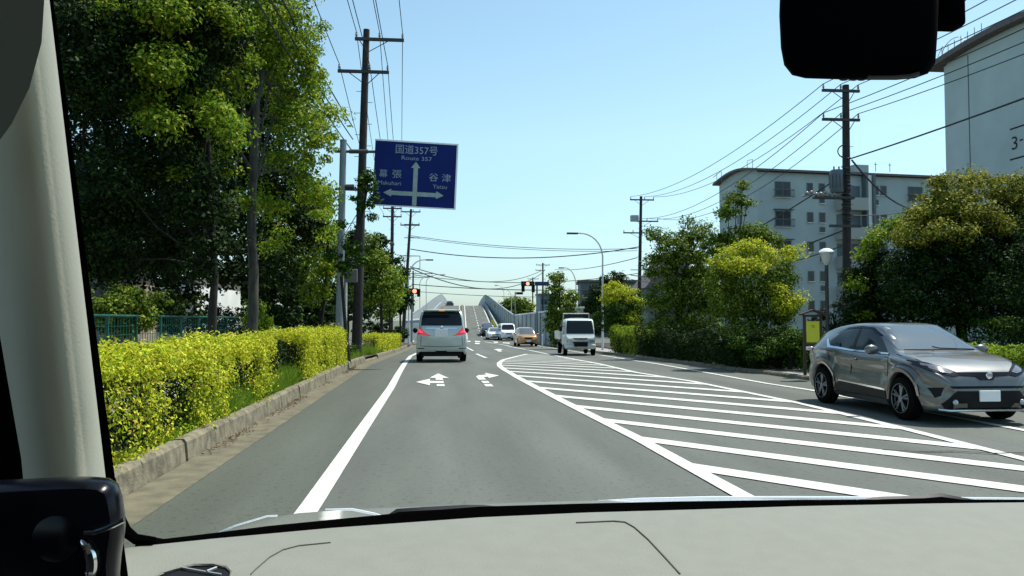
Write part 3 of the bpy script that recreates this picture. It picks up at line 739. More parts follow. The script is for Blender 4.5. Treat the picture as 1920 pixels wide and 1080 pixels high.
def wheel(parent, x, y, r, w, rimmat, style='double', n=5):
    s = 1 if x > 0 else -1
    m = MB(); m.lathe([(r * .62, -w / 2), (r * .86, -w / 2), (r * .97, -w * .42), (r, -w * .25), (r, w * .25), (r * .97, w * .42), (r * .86, w / 2), (r * .62, w / 2), (r * .62, -w / 2)], (x, y, r), 'X', 28)
    t = m.build('wheel', M['rubber'], parent, True)
    m = MB(); fx = x + s * w * .40
    m.lathe([(r * .64, -.02 * s), (r * .69, .028 * s), (r * .66, .03 * s), (r * .60, -.03 * s)], (fx, y, r), 'X', 28)
    for i in range(n):
        a = 2 * math.pi * i / n + .2
        for da in ((-.17, .17) if style == 'double' else (0,)):
            p = Vector((fx, y + r * .13 * math.cos(a), r + r * .13 * math.sin(a))); q = Vector((fx + s * .004, y + r * .63 * math.cos(a + da), r + r * .63 * math.sin(a + da)))
            m.cyl(p, q, r * (.075 if style == 'double' else .12), r * (.06 if style == 'double' else .16), 6)
    m.cyl((fx - s * .02, y, r), (fx + s * .02, y, r), r * .15, n=12)
    m.build('rim', rimmat, t, True)
    m = MB(); m.cyl((x - s * .03, y, r), (x + s * w * .22, y, r), r * .61, n=20); m.build('brake_disc', M['black'], t)
    return t
def shell(name, P, L, axles, ra, paint, label, cat, loc, heading, wheels, rimmat, flare=.0, group=None, under=True, style='double', body='body'):
    root = empty(name, loc, heading, label, cat, group)
    vs, fs = body_loft(P, L, axles, ra, flare)
    me = bpy.data.meshes.new(body); me.from_pydata(vs, [], fs); me.update()
    bm = bmesh.new(); bm.from_mesh(me); bmesh.ops.remove_doubles(bm, verts=bm.verts, dist=1e-5); bmesh.ops.recalc_face_normals(bm, faces=bm.faces); bm.to_mesh(me)
    bvh = BVHTree.FromBMesh(bm); bm.free()
    b = mesh_obj(body, me, paint, root, True)
    try: me.set_sharp_from_angle(angle=R(38))
    except Exception: pass
    W = pchip(P['w'])
    m = MB(); wm = min(W(axles[0]), W(axles[1])) * .80
    m.box((0, 0, .47), (wm * 2, L - .5, .5)); m.build('underbody', M['black'], root)
    for a in axles:
        for s in (-1, 1): wheel(root, s * (W(a) - wheels[1] / 2 + flare * .8 - .005), a, wheels[0], wheels[1], rimmat, style)
    return root, bvh, b
def mirror(root, x, y, z, mat, d=(.11, .07, .075)):
    m = MB(); m.ell((x, y, z), d); s = 1 if x > 0 else -1
    m.tube([(x - s * .14, y + .03, z - .07), (x - s * .05, y, z - .03)], .022, 6); m.build('door_mirror', mat, root, True)
def both(root, bvh, name, poly, mat, off=.006, res=.07, label=None):
    for s in 'RL': decal(bvh, poly, s, mat, name, root, off, res, label)
def bothf(root, bvh, name, poly, mat, side='F', off=.007, res=.06, label=None):
    for s in (1, -1): decal(bvh, [(s * a, b) for a, b in poly], side, mat, name, root, off, res, label)
def seam(root, bvh, pts, side, name='door_seam', w=.008, mat='black', off=.004):
    """thin dark gaps between panels"""
    for s in ('RL' if side == 'S' else side):
        m_ = bmesh.new(); prev = None; vv = []
        for a, b in pts:
            o, d = {'R': ((4, a, b), (-1, 0, 0)), 'L': ((-4, a, b), (1, 0, 0)), 'F': ((a, 6, b), (0, -1, 0)), 'B': ((a, -6, b), (0, 1, 0)), 'T': ((a, b, 5), (0, 0, -1))}[s]
            h, nn, _, _ = bvh.ray_cast(Vector(o), Vector(d))
            if h is None: continue
            if nn.dot(Vector(d)) > 0: nn = -nn
            vv.append((h + nn * off, nn))
        mb = MB()
        mb.tube([p for p, _ in vv], w, 5); mb.build(name, M[mat], root)

# ---- the silver crossover close on the right, coming towards us
PC = dict(hub=.36, crease=.035,
    w=[(-2.18, .56), (-2.12, .72), (-1.95, .82), (-1.35, .872), (-.7, .845), (0, .84), (.7, .85), (1.3, .878), (1.75, .865), (1.98, .79), (2.10, .68), (2.18, .50)],
    sill=[(-2.18, .52), (-2.05, .32), (-1.8, .25), (0, .21), (1.8, .20), (2.05, .21), (2.18, .28)],
    belt=[(-2.18, .85), (-2.0, 1.0), (-1.6, 1.09), (-1.0, 1.06), (0, 1.0), (.9, .99), (1.4, .95), (1.8, .86), (2.0, .78), (2.12, .66), (2.18, .52)],
    top=[(-2.18, .95), (-2.12, 1.13), (-1.95, 1.27), (-1.6, 1.42), (-1.1, 1.51), (-.5, 1.55), (-.1, 1.55), (.2, 1.52), (.55, 1.37), (.95, 1.13), (1.1, 1.075), (1.4, 1.035), (1.75, .95), (2.0, .84), (2.12, .72), (2.18, .56)],
    rw=[(-2.18, .48), (-1.85, .60), (-1.2, .59), (-.5, .60), (.2, .60), (.6, .66), (1.0, .76), (1.3, .80), (1.75, .76), (2.0, .66), (2.12, .55), (2.18, .42)])
f0 = gp(1690, 785); r0 = gp(1545, 757)
hd = Vector((.0, -1)).normalized(); head = math.atan2(-hd.x, hd.y)
c_mid = Vector(((f0.x + r0.x) / 2 + .85, (f0.y + r0.y) / 2 + .0, 0))
t, bv, bdy = shell('crossover_car', PC, 4.36, (-1.31, 1.33), .40, M['silver'], 'silver crossover car with black lower trim, close on the right, driving towards us', 'car',
                   (c_mid.x, c_mid.y, 0), head, (.345, .225), nmat('alloy', (.20, .205, .21), .32, .85), flare=.035)
both(t, bv, 'door_window', [(.80, 1.045), (.42, 1.29), (.10, 1.42), (-.28, 1.435), (-.30, 1.06)], M['carglass'])
both(t, bv, 'door_window', [(-.36, 1.062), (-.34, 1.435), (-.75, 1.40), (-1.02, 1.325), (-1.18, 1.20), (-1.1, 1.11)], M['carglass'])
both(t, bv, 'window_pillar_trim', [(-.275, 1.05), (-.275, 1.44), (-.365, 1.44), (-.365, 1.05)], M['gloss_black'], off=.009)
both(t, bv, 'window_trim', [(.84, 1.025), (.84, 1.05), (-.4, 1.068), (-1.08, 1.112), (-1.30, 1.245), (-1.34, 1.225), (-1.13, 1.075), (-.3, 1.03)], M['chrome'], off=.010)
both(t, bv, 'rain_visor', [(.36, 1.32), (.06, 1.43), (-.35, 1.45), (-.80, 1.42), (-1.1, 1.33), (-1.06, 1.36), (-.78, 1.455), (-.3, 1.487), (.1, 1.465), (.42, 1.34)], M['gloss_black'], off=.014)
decal(bv, [(-.70, 1.10), (.70, 1.10), (.585, 1.485), (.3, 1.505), (-.3, 1.505), (-.585, 1.485)], 'F', M['carglass_blue'], 'windscreen', t, off=.007, res=.08)
m = MB(); m.tube([(-.6, 1.03, 1.115), (0, 1.0, 1.135), (.1, .97, 1.16)], .01, 5); m.tube([(.62, 1.03, 1.115), (.1, 1.04, 1.12)], .01, 5); m.build('wiper', M['black'], t)
bothf(t, bv, 'headlight', [(.47, .80), (.56, .845), (.70, .905), (.78, .93), (.80, .90), (.75, .85), (.63, .80), (.54, .78)], nmat('headlight_lens', (.16, .17, .19), .1, .3, coat=1), off=.012)
bothf(t, bv, 'headlight_bezel', [(.36, .765), (.5, .845), (.70, .935), (.84, .965), (.87, .90), (.78, .815), (.62, .765), (.5, .735)], M['gloss_black'], off=.008)
decal(bv, [(-.42, .80), (.42, .80), (.38, .755), (.16, .74), (.10, .69), (-.10, .69), (-.16, .74), (-.38, .755)], 'F', M['gloss_black'], 'upper_grille', t, off=.010)
m = MB(); m.lathe([(.0, .012), (.045, .01), (.055, 0)], (0, 2.20, .765), 'Y', 18); m.build('badge', M['chrome'], t, True)
decal(bv, [(-.60, .60), (.60, .60), (.56, .565), (-.56, .565)], 'F', M['gloss_black'], 'middle_slot', t, off=.010)
decal(bv, [(-.50, .53), (.50, .53), (.70, .33), (.66, .26), (-.66, .26), (-.70, .33)], 'F', M['black'], 'lower_grille', t, off=.010)
bothf(t, bv, 'corner_vent', [(.66, .58), (.80, .56), (.76, .42), (.70, .45)], M['black'], off=.011)
for s in (-1, 1):
    h, nn, _, _ = bv.ray_cast(Vector((s * .53, 5, .36)), Vector((0, -1, 0)))
    m = MB(); m.ell(h + nn * .012, (.045, .03, .045)); m.build('fog_lamp', M['lens'], t, True)
m = MB(); pts = []
for x in np.linspace(-.84, .84, 15):
    h, nn, _, _ = bv.ray_cast(Vector((x, 5, .245)), Vector((0, -1, 0)))
    if h is not None: pts.append(h + nn * .02)
m.tube(pts, .022, 6); m.build('lower_lip', M['rimsilver'], t, True)
m = MB(); m.rbox((0, 2.20, .455), (.33, .03, .165), .008); m.build('number_plate', M['plate'], t)
both(t, bv, 'door_cladding', [(.86, .30), (.86, .42), (.2, .45), (-.7, .47), (-.86, .42), (-.9, .30)], M['black'], off=.014)
both(t, bv, 'cladding_strip', [(.84, .43), (.86, .46), (-.7, .505), (-.72, .48)], M['chrome'], off=.018)
both(t, bv, 'sill_trim', [(.90, .22), (.90, .29), (-.92, .29), (-.92, .22)], M['silver'], off=.03)
for a in (-1.31, 1.33):
    pol = [(a + .42 * math.cos(q), .36 + .42 * math.sin(q)) for q in np.linspace(.15, 2.99, 16)] + [(a + .475 * math.cos(q), .36 + .475 * math.sin(q)) for q in np.linspace(2.99, .15, 16)]
    both(t, bv, 'arch_trim', pol, M['silver'], off=.016, res=.3)
seam(t, bv, [(.92, .46), (.95, .7), (.92, .95), (.86, 1.02)], 'S', w=.006)
seam(t, bv, [(-.33, .46), (-.34, .7), (-.32, 1.02)], 'S', w=.006)
seam(t, bv, [(-.88, .48), (-.98, .62), (-1.02, .85), (-1.12, 1.06)], 'S', w=.006)
seam(t, bv, [(-.78, 1.07), (-.80, 1.2), (-.76, 1.60), (-.70, 1.9), (-.62, 2.02)], 'T', name='bonnet_seam', w=.005)
seam(t, bv, [(.78, 1.07), (.80, 1.2), (.76, 1.60), (.70, 1.9), (.62, 2.02)], 'T', name='bonnet_seam', w=.005)
for s in (-1, 1):
    mirror(t, s * .985, .66, 1.10, M['silver'], (.125, .075, .085))
    h, nn, _, _ = bv.ray_cast(Vector((s * 4, -.18, .90)), Vector((-s, 0, 0)))
    m = MB(); m.rbox(h + Vector((s * .015, 0, 0)), (.04, .16, .035), .012); m.build('door_handle', M['silver'], t, True)
bothf(t, bv, 'tail_light', [(.62, .93), (.80, .98), (.84, 1.04), (.66, 1.0)], M['red_lens'], 'B')
for s in (-1, 1): m = MB(); m.rbox((s * .82, -1.90, 1.03), (.10, .22, .075), .03); m.build('tail_fin', M['lens'], t, True)

# ---- the white people carrier ahead of us
PV = dict(hub=.36,
    w=[(-2.44, .84), (-2.40, .90), (-2.25, .925), (0, .925), (1.6, .92), (2.1, .86), (2.35, .70), (2.44, .5)],
    sill=[(-2.44, .40), (-2.35, .33), (-1.9, .26), (2.1, .22), (2.44, .35)],
    belt=[(-2.44, 1.0), (-2.3, 1.10), (0, 1.08), (1.5, 1.0), (2.1, .9), (2.44, .6)],
    top=[(-2.44, 1.02), (-2.40, 1.25), (-2.33, 1.48), (-2.22, 1.74), (-2.14, 1.85), (-2.0, 1.90), (-1.0, 1.94), (.4, 1.92), (.9, 1.82), (1.4, 1.4), (1.75, 1.14), (2.2, 1.0), (2.44, .7)],
    rw=[(-2.44, .80), (-2.3, .79), (-2.1, .75), (-1.5, .74), (.5, .72), (1.3, .78), (2.0, .74), (2.44, .4)])
rc = gp(826, 680)
t, bv, bdy = shell('people_carrier', PV, 4.88, (-1.45, 1.5), .40, M['van_white'], 'white people carrier with lit red tail lights, directly ahead in our lane', 'van',
                   (rc.x + .04, rc.y + 2.44, gz(32)), 0.0, (.34, .23), M['rimsilver'])
t.scale = (1.09, 1.0, 1.10)
decal(bv, [(-.745, 1.33), (.745, 1.33), (.72, 1.60), (.655, 1.815), (.3, 1.832), (-.3, 1.832), (-.655, 1.815), (-.72, 1.60)], 'B', M['carglass'], 'rear_window', t, off=.008)
m = MB(); m.rbox((0, -2.19, 1.885), (1.36, .22, .055), .02); m.build('roof_spoiler', M['van_white'], t, True)
m = MB(); m.rbox((0, -2.305, 1.872), (.20, .03, .034), .008); m.build('high_brake_light', M['amber'], t)
bothf(t, bv, 'tail_light', [(.40, .975), (.52, .965), (.90, 1.04), (.925, 1.20), (.88, 1.265), (.76, 1.245), (.60, 1.08)], M['red_lens'], 'B', off=.012)
bothf(t, bv, 'brake_light', [(.66, 1.07), (.88, 1.08), (.89, 1.19), (.78, 1.20)], M['brake_lens'], 'B', off=.02)
decal(bv, [(-.56, 1.255), (.56, 1.255), (.56, 1.215), (-.56, 1.215)], 'B', M['chrome'], 'chrome_strip', t, off=.02)
m = MB(); m.lathe([(0, -.012), (.05, -.01), (.06, 0)], (0, -2.435, 1.275), 'Y', 16); m.build('badge', M['chrome'], t, True)
m = MB(); m.rbox((-.02, -2.462, 1.07), (.47, .03, .28), .008); m.build('number_plate', M['plate'], t)
bothf(t, bv, 'bumper_reflector', [(.62, .50), (.90, .50), (.90, .53), (.62, .53)], M['black'], 'B', off=.01)
decal(bv, [(-.84, .43), (.84, .43), (.84, .33), (-.84, .33)], 'B', M['black'], 'bumper_skirt', t, off=.01)
seam(t, bv, [(-.76, .60), (-.74, .9), (-.75, 1.3)], 'B', 'tailgate_seam'); seam(t, bv, [(.76, .60), (.74, .9), (.75, 1.3)], 'B', 'tailgate_seam')
seam(t, bv, [(-.76, .60), (0, .57), (.76, .60)], 'B', 'tailgate_seam')
m = MB(); m.tube([(-.5, -2.36, 1.42), (-.05, -2.37, 1.36), (.1, -2.37, 1.36)], .012, 5); m.build('rear_wiper', M['black'], t)
both(t, bv, 'side_window', [(1.35, 1.12), (.75, 1.62), (-1.9, 1.66), (-1.95, 1.16)], M['carglass'])
decal(bv, [(-.70, 1.20), (.70, 1.20), (.62, 1.78), (-.62, 1.78)], 'F', M['carglass'], 'windscreen', t)
bothf(t, bv, 'headlight', [(.4, .72), (.78, .78), (.8, .92), (.45, .84)], M['lens'])
decal(bv, [(-.38, .86), (.38, .86), (.34, .5), (-.34, .5)], 'F', M['gloss_black'], 'grille', t)
for s in (-1, 1): mirror(t, s * 1.03, 1.05, 1.12, M['black'], (.10, .07, .11))

# ---- simpler cars farther off
def far_car(name, paint, label, cat, loc, heading, kind, plate=True, L=4.3, s=1.0, group=None):
    if kind == 'suv':
        P = dict(hub=.34, w=[(-2.15, .7), (-2.0, .84), (0, .88), (1.6, .87), (2.0, .74), (2.15, .52)], sill=[(-2.15, .45), (-1.8, .26), (1.8, .24), (2.15, .34)],
                 belt=[(-2.15, .9), (-1.5, 1.05), (0, 1.02), (1.2, .98), (1.9, .86), (2.15, .6)],
                 top=[(-2.15, 1.0), (-2.0, 1.3), (-1.6, 1.56), (-.5, 1.65), (.2, 1.62), (.6, 1.42), (1.0, 1.10), (1.6, 1.02), (2.0, .9), (2.15, .66)],
                 rw=[(-2.15, .66), (-1.6, .62), (.2, .62), (1.0, .76), (1.8, .74), (2.15, .42)])
        ws, sw = [(-.64, 1.10), (.64, 1.10), (.57, 1.56), (-.57, 1.56)], [(.75, 1.06), (.3, 1.48), (-1.2, 1.52), (-1.65, 1.12)]
    elif kind == 'sedan':
        P = dict(hub=.33, w=[(-2.2, .7), (-2.0, .82), (0, .87), (1.6, .85), (2.05, .72), (2.2, .5)], sill=[(-2.2, .45), (-1.8, .24), (1.8, .22), (2.2, .34)],
                 belt=[(-2.2, .85), (-1.5, .95), (0, .92), (1.2, .86), (1.9, .74), (2.2, .52)],
                 top=[(-2.2, .92), (-1.7, 1.05), (-1.2, 1.32), (-.5, 1.44), (.1, 1.43), (.5, 1.26), (.95, .97), (1.6, .88), (2.05, .76), (2.2, .56)],
                 rw=[(-2.2, .6), (-1.5, .64), (-.5, .58), (.1, .58), (.95, .74), (1.8, .7), (2.2, .4)])
        ws, sw = [(-.62, .98), (.62, .98), (.53, 1.38), (-.53, 1.38)], [(.7, .95), (.25, 1.30), (-.9, 1.32), (-1.4, 1.0)]
    else:
        P = dict(hub=.34, w=[(-2.3, .84), (-2.2, .88), (0, .90), (1.7, .88), (2.15, .78), (2.3, .58)], sill=[(-2.3, .4), (-1.8, .26), (1.8, .24), (2.3, .34)],
                 belt=[(-2.3, 1.0), (0, 1.08), (1.4, 1.02), (2.0, .92), (2.3, .66)],
                 top=[(-2.3, 1.6), (-2.1, 1.85), (-1, 1.95), (.6, 1.93), (1.0, 1.82), (1.45, 1.34), (1.75, 1.12), (2.15, .98), (2.3, .72)],
                 rw=[(-2.3, .76), (-1, .74), (.6, .72), (1.4, .80), (2.1, .72), (2.3, .46)])
        ws, sw = [(-.72, 1.20), (.72, 1.20), (.66, 1.80), (-.66, 1.80)], [(1.25, 1.12), (.9, 1.66), (-1.9, 1.70), (-1.9, 1.14)]
    h = max(k[0] for k in P['w'])
    t, bv, b = shell(name, P, 2 * h, (-1.3, 1.32), .38, paint, label, cat, loc, heading, (.33, .21), M['rimsilver'], style='single', group=group)
    t.scale = (s, s, s)
    decal(bv, ws, 'F', M['carglass_blue'] if kind != 'van' else M['carglass'], 'windscreen', t, off=.012, res=.15)
    both(t, bv, 'side_window', sw, M['carglass'], off=.012, res=.15)
    z = P['belt'][-2][1]
    bothf(t, bv, 'headlight', [(.42, z - .16), (.74, z - .10), (.78, z + .0), (.5, z - .06)], M['lens'], off=.015, res=.15)
    decal(bv, [(-.36, z - .08), (.36, z - .08), (.34, z - .2), (-.34, z - .2)], 'F', M['gloss_black'], 'grille', t, off=.015, res=.15)
    decal(bv, [(-.6, .42), (.6, .42), (.62, .28), (-.62, .28)], 'F', M['black'], 'lower_grille', t, off=.015, res=.15)
    m = MB(); m.box((0, h + .02, .5), (.33, .02, .165)); m.build('number_plate', M['plate'], t)
    for sd in (-1, 1): mirror(t, sd * .98, .7, 1.06, paint)
    return t
PI = math.pi
def rc_(px, Y): return at(px, 640, Y).x
far_car('small_suv', M['orange_paint'], 'bronze orange small car at the junction, first behind the small truck', 'car', (rc_(990, 68) , 70, gz(70)), PI + R(1), 'suv')
far_car('white_van', M['white_paint'], 'white van with a black windscreen queueing behind the bronze orange car', 'van', (rc_(953, 90), 92, -.72), PI + R(1), 'van')
far_car('white_sedan', M['white_paint'], 'low white saloon between the white oncoming van and the dark one', 'car', (rc_(929, 92), 95, -.70), PI + R(1), 'sedan', s=.97)
far_car('dark_suv', M['dark_paint'], 'dark car half hidden behind the low white saloon at the foot of the overpass', 'car', (rc_(916, 100), 102.5, bz(102)), PI + R(1), 'suv')
far_car('dark_car', M['dark_paint'], 'tiny dark car at the crest of the overpass above the white van roof', 'car', (at(843, 578, 188).x, 188, bz(188)), 0.03, 'suv')

# ---- the small flatbed truck
PT = dict(hub=.34, w=[(-.8, .80), (-.75, .83), (.3, .84), (.66, .82), (.80, .74), (.86, .66)], sill=[(-.8, .55), (0, .42), (.6, .36), (.86, .36)],
    belt=[(-.8, 1.1), (.6, 1.06), (.86, .95)], top=[(-.8, 1.86), (-.7, 1.93), (-.2, 1.97), (.2, 1.95), (.38, 1.88), (.56, 1.52), (.70, 1.16), (.80, 1.0), (.86, .92)],
    rw=[(-.8, .74), (0, .74), (.4, .74), (.7, .76), (.86, .66)])
tx = at(1091, 640, 41.3)
t = empty('flatbed_truck', (tx.x - .02, 42.2, gz(42)), PI - R(3), 'small white flatbed truck with a rack over the bed, driving towards us', 'truck')
vs, fs = body_loft(PT, 1.72, (), .4)
me = bpy.data.meshes.new('cab'); me.from_pydata(vs, [], fs); bm = bmesh.new(); bm.from_mesh(me); bmesh.ops.remove_doubles(bm, verts=bm.verts, dist=1e-5); bmesh.ops.recalc_face_normals(bm, faces=bm.faces); bm.to_mesh(me); bv = BVHTree.FromBMesh(bm); bm.free()
cb = mesh_obj('cab', me, M['truck_paint'], t, True)
decal(bv, [(-.72, 1.16), (.72, 1.16), (.70, 1.5), (.66, 1.84), (-.66, 1.84), (-.70, 1.5)], 'F', M['carglass'], 'windscreen', t, off=.01)
both(t, bv, 'door_window', [(.42, 1.12), (.22, 1.74), (-.35, 1.76), (-.35, 1.12)], M['carglass'])
bothf(t, bv, 'headlight', [(.44, .80), (.70, .86), (.74, .70), (.48, .68)], M['lens'], off=.012)
decal(bv, [(-.40, .93), (.40, .93), (.30, .86), (-.30, .86)], 'F', M['black'], 'upper_grille', t, off=.012)
decal(bv, [(-.42, .74), (.42, .74), (.40, .66), (-.40, .66)], 'F', M['black'], 'lower_grille', t, off=.012)
m = MB(); m.rbox((0, .84, .50), (1.60, .14, .20), .04); m.build('bumper', M['truck_paint'], t, True)
m = MB(); m.box((0, .915, .50), (.33, .01, .165)); m.build('number_plate', M['plate'], t)
m = MB(); m.box((0, -2.3, .66), (1.5, 3.1, .16)); m.box((0, -.9, .6), (.7, 4.0, .2)); m.build('chassis', M['black'], t)
m = MB(); m.box((0, -2.45, .80), (1.76, 3.0, .08)); m.build('bed_floor', M['darksteel'], t)
for s in (-1, 1): m = MB(); m.rbox((s * .87, -2.45, 1.04), (.04, 3.0, .44), .01); m.build('bed_side', M['truck_paint'], t)
m = MB(); m.rbox((0, -3.95, 1.04), (1.7, .04, .44), .01); m.build('tailboard', M['truck_paint'], t)
m = MB()
for s in (-1, 1):
    m.tube([(s * .70, -.98, .84), (s * .70, -.98, 2.22)], .03, 6); m.tube([(s * .84, -2.1, 1.2), (s * .70, -.98, 2.0)], .025, 6)
m.tube([(-.72, -.98, 2.22), (.72, -.98, 2.22)], .03, 6); m.tube([(-.70, -.98, 1.7), (.70, -.98, 1.7)], .022, 6); m.build('rack', M['steel'], t)
m = MB(); m.rbox((0, -1.25, 2.13), (1.25, .5, .22), .04); m.build('rolled_cover', M['black'], t)
for y in (.25, -2.6):
    for s in (-1, 1): wheel(t, s * .74, y, .33, .2, M['steel'], 'single')
for s in (-1, 1):
    m = MB(); m.rbox((s * 1.02, .62, 1.42), (.14, .06, .28), .03); m.tube([(s * .8, .55, 1.55), (s * 1.0, .62, 1.55)], .015, 5); m.build('door_mirror', M['black'], t, True)
# ================================================================== utility poles and wires
ATT = {}
def upole(key, px, py_top, Y, r0, r1, label, arms, zbase=None, lean=0.0, arm_px=None, transformer=None, steps=True, group=None, mat='pole'):
    """arms: list of (z, x_from, x_to, double)"""
    b = at(px, 640, Y); zb = gz(min(Y, 80)) + .1 if zbase is None else zbase; top = at(px, py_top, Y).z
    t = empty('utility_pole', (b.x, Y, zb), 0, label, 'utility pole', group); H = top - zb
    m = MB(); m.tube([(0, 0, -.2), (lean * .5, 0, H / 2), (lean, 0, H)], [r0, (r0 + r1) / 2, r1], 14); m.build('pole_shaft', M[mat], t, True)
    ATT[key] = []
    for z, xa, xb in arms:
        a = MB(); zz = z - zb; lx = lean * zz / H; a.box((lx + (xa + xb) / 2, -.12, zz), (xb - xa, .11, .12)); ca = a.build('crossarm', M['darksteel'], t)
        pts = [xa + .06, xa + (xb - xa) * .5 + (.25 if abs(xa + xb) < .4 else 0), xb - .06]
        for x in pts:
            i = MB(); i.lathe([(.0, .0), (.035, .0), (.03, .07), (.06, .09), (.03, .12), (.055, .15), (.03, .18), (.045, .22), (0, .25)], (lx + x, -.12, zz + .045), 'Z', 8); i.build('insulator', M['ceramic'], ca, True)
            ATT[key].append(Vector((b.x + lx + x, Y - .12, z + .3)))
        br = MB(); br.tube([(lx + xb * .6, -.12, zz - .04), (lx + .05, -.1, zz - .55)], .018, 5); br.tube([(lx + xa * .6, -.12, zz - .04), (lx + .05, -.1, zz - .55)], .018, 5); br.build('brace', M['darksteel'], ca)
    if steps:
        s = MB(); z = 2.0
        k = 0
        while z < H - 2.5:
            x = lean * z / H; d = 1 if k % 2 else -1; s.cyl((x, 0, z), (x + d * (r0 + .12), 0, z), .012, n=5); z += .45; k += 1
        tag(s.build('step_bolts', M['darksteel'], t), kind='stuff')
    if transformer:
        for (x, z, r, h) in transformer:
            c = MB(); zz = z - zb; c.lathe([(0, 0), (r * .9, 0), (r, .04), (r, h - .05), (r * .85, h), (0, h + .02)], (x, -.05, zz), 'Z', 16); tr = c.build('transformer', nmat('transformer', (.11, .14, .16), .5), t, True)
            f = MB(); [f.box((x + (r + .03) * math.cos(q), -.05 + (r + .03) * math.sin(q), zz + h / 2), (.02, .02, h * .6), q) for q in np.linspace(0, 6.28, 13)]; f.build('cooling_fins', M['darksteel'], tr)
            for dx in (-.12, .12): g = MB(); g.lathe([(.03, 0), (.05, .04), (.03, .08), (.045, .12), (.02, .18), (0, .2)], (x + dx, -.05, zz + h), 'Z', 8); g.build('bushing', M['ceramic'], tr, True)
    return t
PL = upole('L1', 668, 55, 33, .215, .13, 'tall dark concrete utility pole beside the blue road sign, with two wide crossarms', [(at(680, 75, 33).z, -.45, 1.55), (at(680, 136, 33).z, -1.1, .98)], lean=.32)
PL2 = upole('L2', 733, 300, 78, .2, .13, 'dark utility pole rising under the lower left corner of the blue sign', [(12.4, -.9, .9), (11.6, -.9, .9)], lean=.1)
PL3 = upole('L3', 755, 392, 84, .2, .12, 'dark utility pole with stacked crossarms right of the one under the blue sign', [(12.9, -1.0, 1.0), (11.5, -1.0, 1.0)], lean=.8)
aa = MB()
for z, x in ((12.2, .5), (10.8, .5), (8.9, .0)):
    aa.box((x + .4, -.1, z), (1.6, .08, .07))
for x, z in ((1.55, 8.9), (1.55, 7.6)): pass
aa.tube([(.55, -.1, 8.9), (1.75, -.1, 8.9), (1.75, -.1, 7.6), (.5, -.1, 7.6)], .05, 5)
aa.build('cable_bracket', M['darksteel'], PL3)
upole('L4', 774, 508, 150, .2, .14, 'small distant utility pole behind the left traffic signal', [(at(776, 513, 150).z, -3.2, 3.6), (at(776, 520, 150).z, -2.2, 2.8)], zbase=-.7, steps=False)
PR1 = upole('R1', 1589, 160, 35, .22, .15, 'tall utility pole with a grey transformer in front of the pale apartment block', [(at(1590, 172, 35).z, -1.2, .6), (at(1590, 226, 35).z, -1.2, .6)], lean=.12,
            transformer=[(-.42, at(1570, 362, 35).z, .30, 1.05)])
m = MB()
zc = at(1590, 372, 35).z - PR1.location.z
m.box((-.6, -.1, zc), (1.9, .3, .10)); m.build('cable_platform', M['darksteel'], PR1); m = MB(); m.box((-.1, -.15, zc - 1.3), (1.5, .12, .12)); m.build('crossarm', M['darksteel'], PR1); m = MB()
for i in range(7): m.ell((-1.9 + i * .22, -.15, zc + .18 + .05 * math.sin(i * 2)), (.11, .09, .09), 8, 5)
m.tube([(-.9, -.15, zc + .1), (-1.6, -.15, zc + .16), (-2.1, -.12, zc + .05)], .045, 6)
m.build('insulator_bank', M['ceramic'], PR1, True)
m = MB(); zl = at(1590, 300, 35).z - PR1.location.z
lp = [(.05 - .42 * math.sin(q) - .05, -.2, zl + .42 * math.cos(q) * .75 + .35) for q in np.linspace(0, 3.6, 14)]
m.tube(lp, .028, 6)
for k in range(9): m.tube([(-.16, -.22, zl - .25 - k * .3), (-.3 + .08 * (k % 3), -.26, zl - .38 - k * .3), (.16, -.22, zl - .45 - k * .3)], .025, 5)
for k in range(8): m.lathe([(.205, 0), (.225, .01), (.225, .05), (.205, .06)], (.05, 0, zl - 1.2 - k * .22), 'Z', 14)
m.build('cable_loops', M['wire'], PR1, True)
PR2 = upole('R2', 1197, 368, 75, .2, .13, 'utility pole on the right between the street lamps, with a box on its bracket', [(at(1200, 375, 75).z, -1.1, 1.25), (at(1200, 415, 75).z, -.5, 1.7), (at(1200, 437, 75).z, -1.7, .2)], lean=.35)
m = MB(); m.rbox((-.35, -.15, at(1200, 410, 75).z - PR2.location.z), (.75, .45, .6), .05); m.build('switch_box', M['wall_grey'], PR2)
upole('R3', 1018, 493, 150, .2, .14, 'distant utility pole, small box at its top, behind the right traffic signal', [(at(1018, 497, 150).z, -1.3, 1.3), (at(1018, 507, 150).z, -1.4, .4)], zbase=-.7, steps=False)
upole('R4', 999, 520, 200, .2, .14, 'farthest thin utility pole seen behind the right traffic signal', [(at(1000, 523, 200).z, -1.3, 1.5)], zbase=-.7, steps=False)

def cable(label, a, b, sag, r=.02, n=22, group=None):
    a, b = Vector(a), Vector(b); pts = []
    for i in range(n + 1):
        t = i / n; p = a.lerp(b, t); p.z -= sag * 4 * t * (1 - t); pts.append(p - a)
    m = MB(); m.tube(pts, r, 5); o = m.build('power_line', M['wire'], None, True); o.location = a
    return tag(o, label, 'cable', group)
def V3(*a): return Vector(a)
G1 = 'overhead wires running from the left poles over the road verge'
for k, p in enumerate(ATT['L1']):
    lab = ['left', 'middle', 'right'][k % 3] + " wire of the tall left pole's " + ['upper', 'lower'][k // 3] + ' crossarm'
    cable(lab + ', coming towards us', p, p + V3(.3, -41, .2), .55, .016, group=G1)
    q = ATT['L2'][k]; cable(lab + ', running on behind the blue sign', p, q, .9, .016, group=G1)
for k in range(3):
    z = 7.9 - k * .5; cable(['upper', 'middle', 'lower'][k] + ' communication cable beside the tall left pole, partly hidden by leaves', (PL.location.x - .2, 33, z + 1.6), (PL.location.x - .6, -6, z + 1.9), .7, .022, group=G1)
G2 = 'overhead wires on the right-hand poles'
r1, r2 = ATT['R1'], ATT['R2']
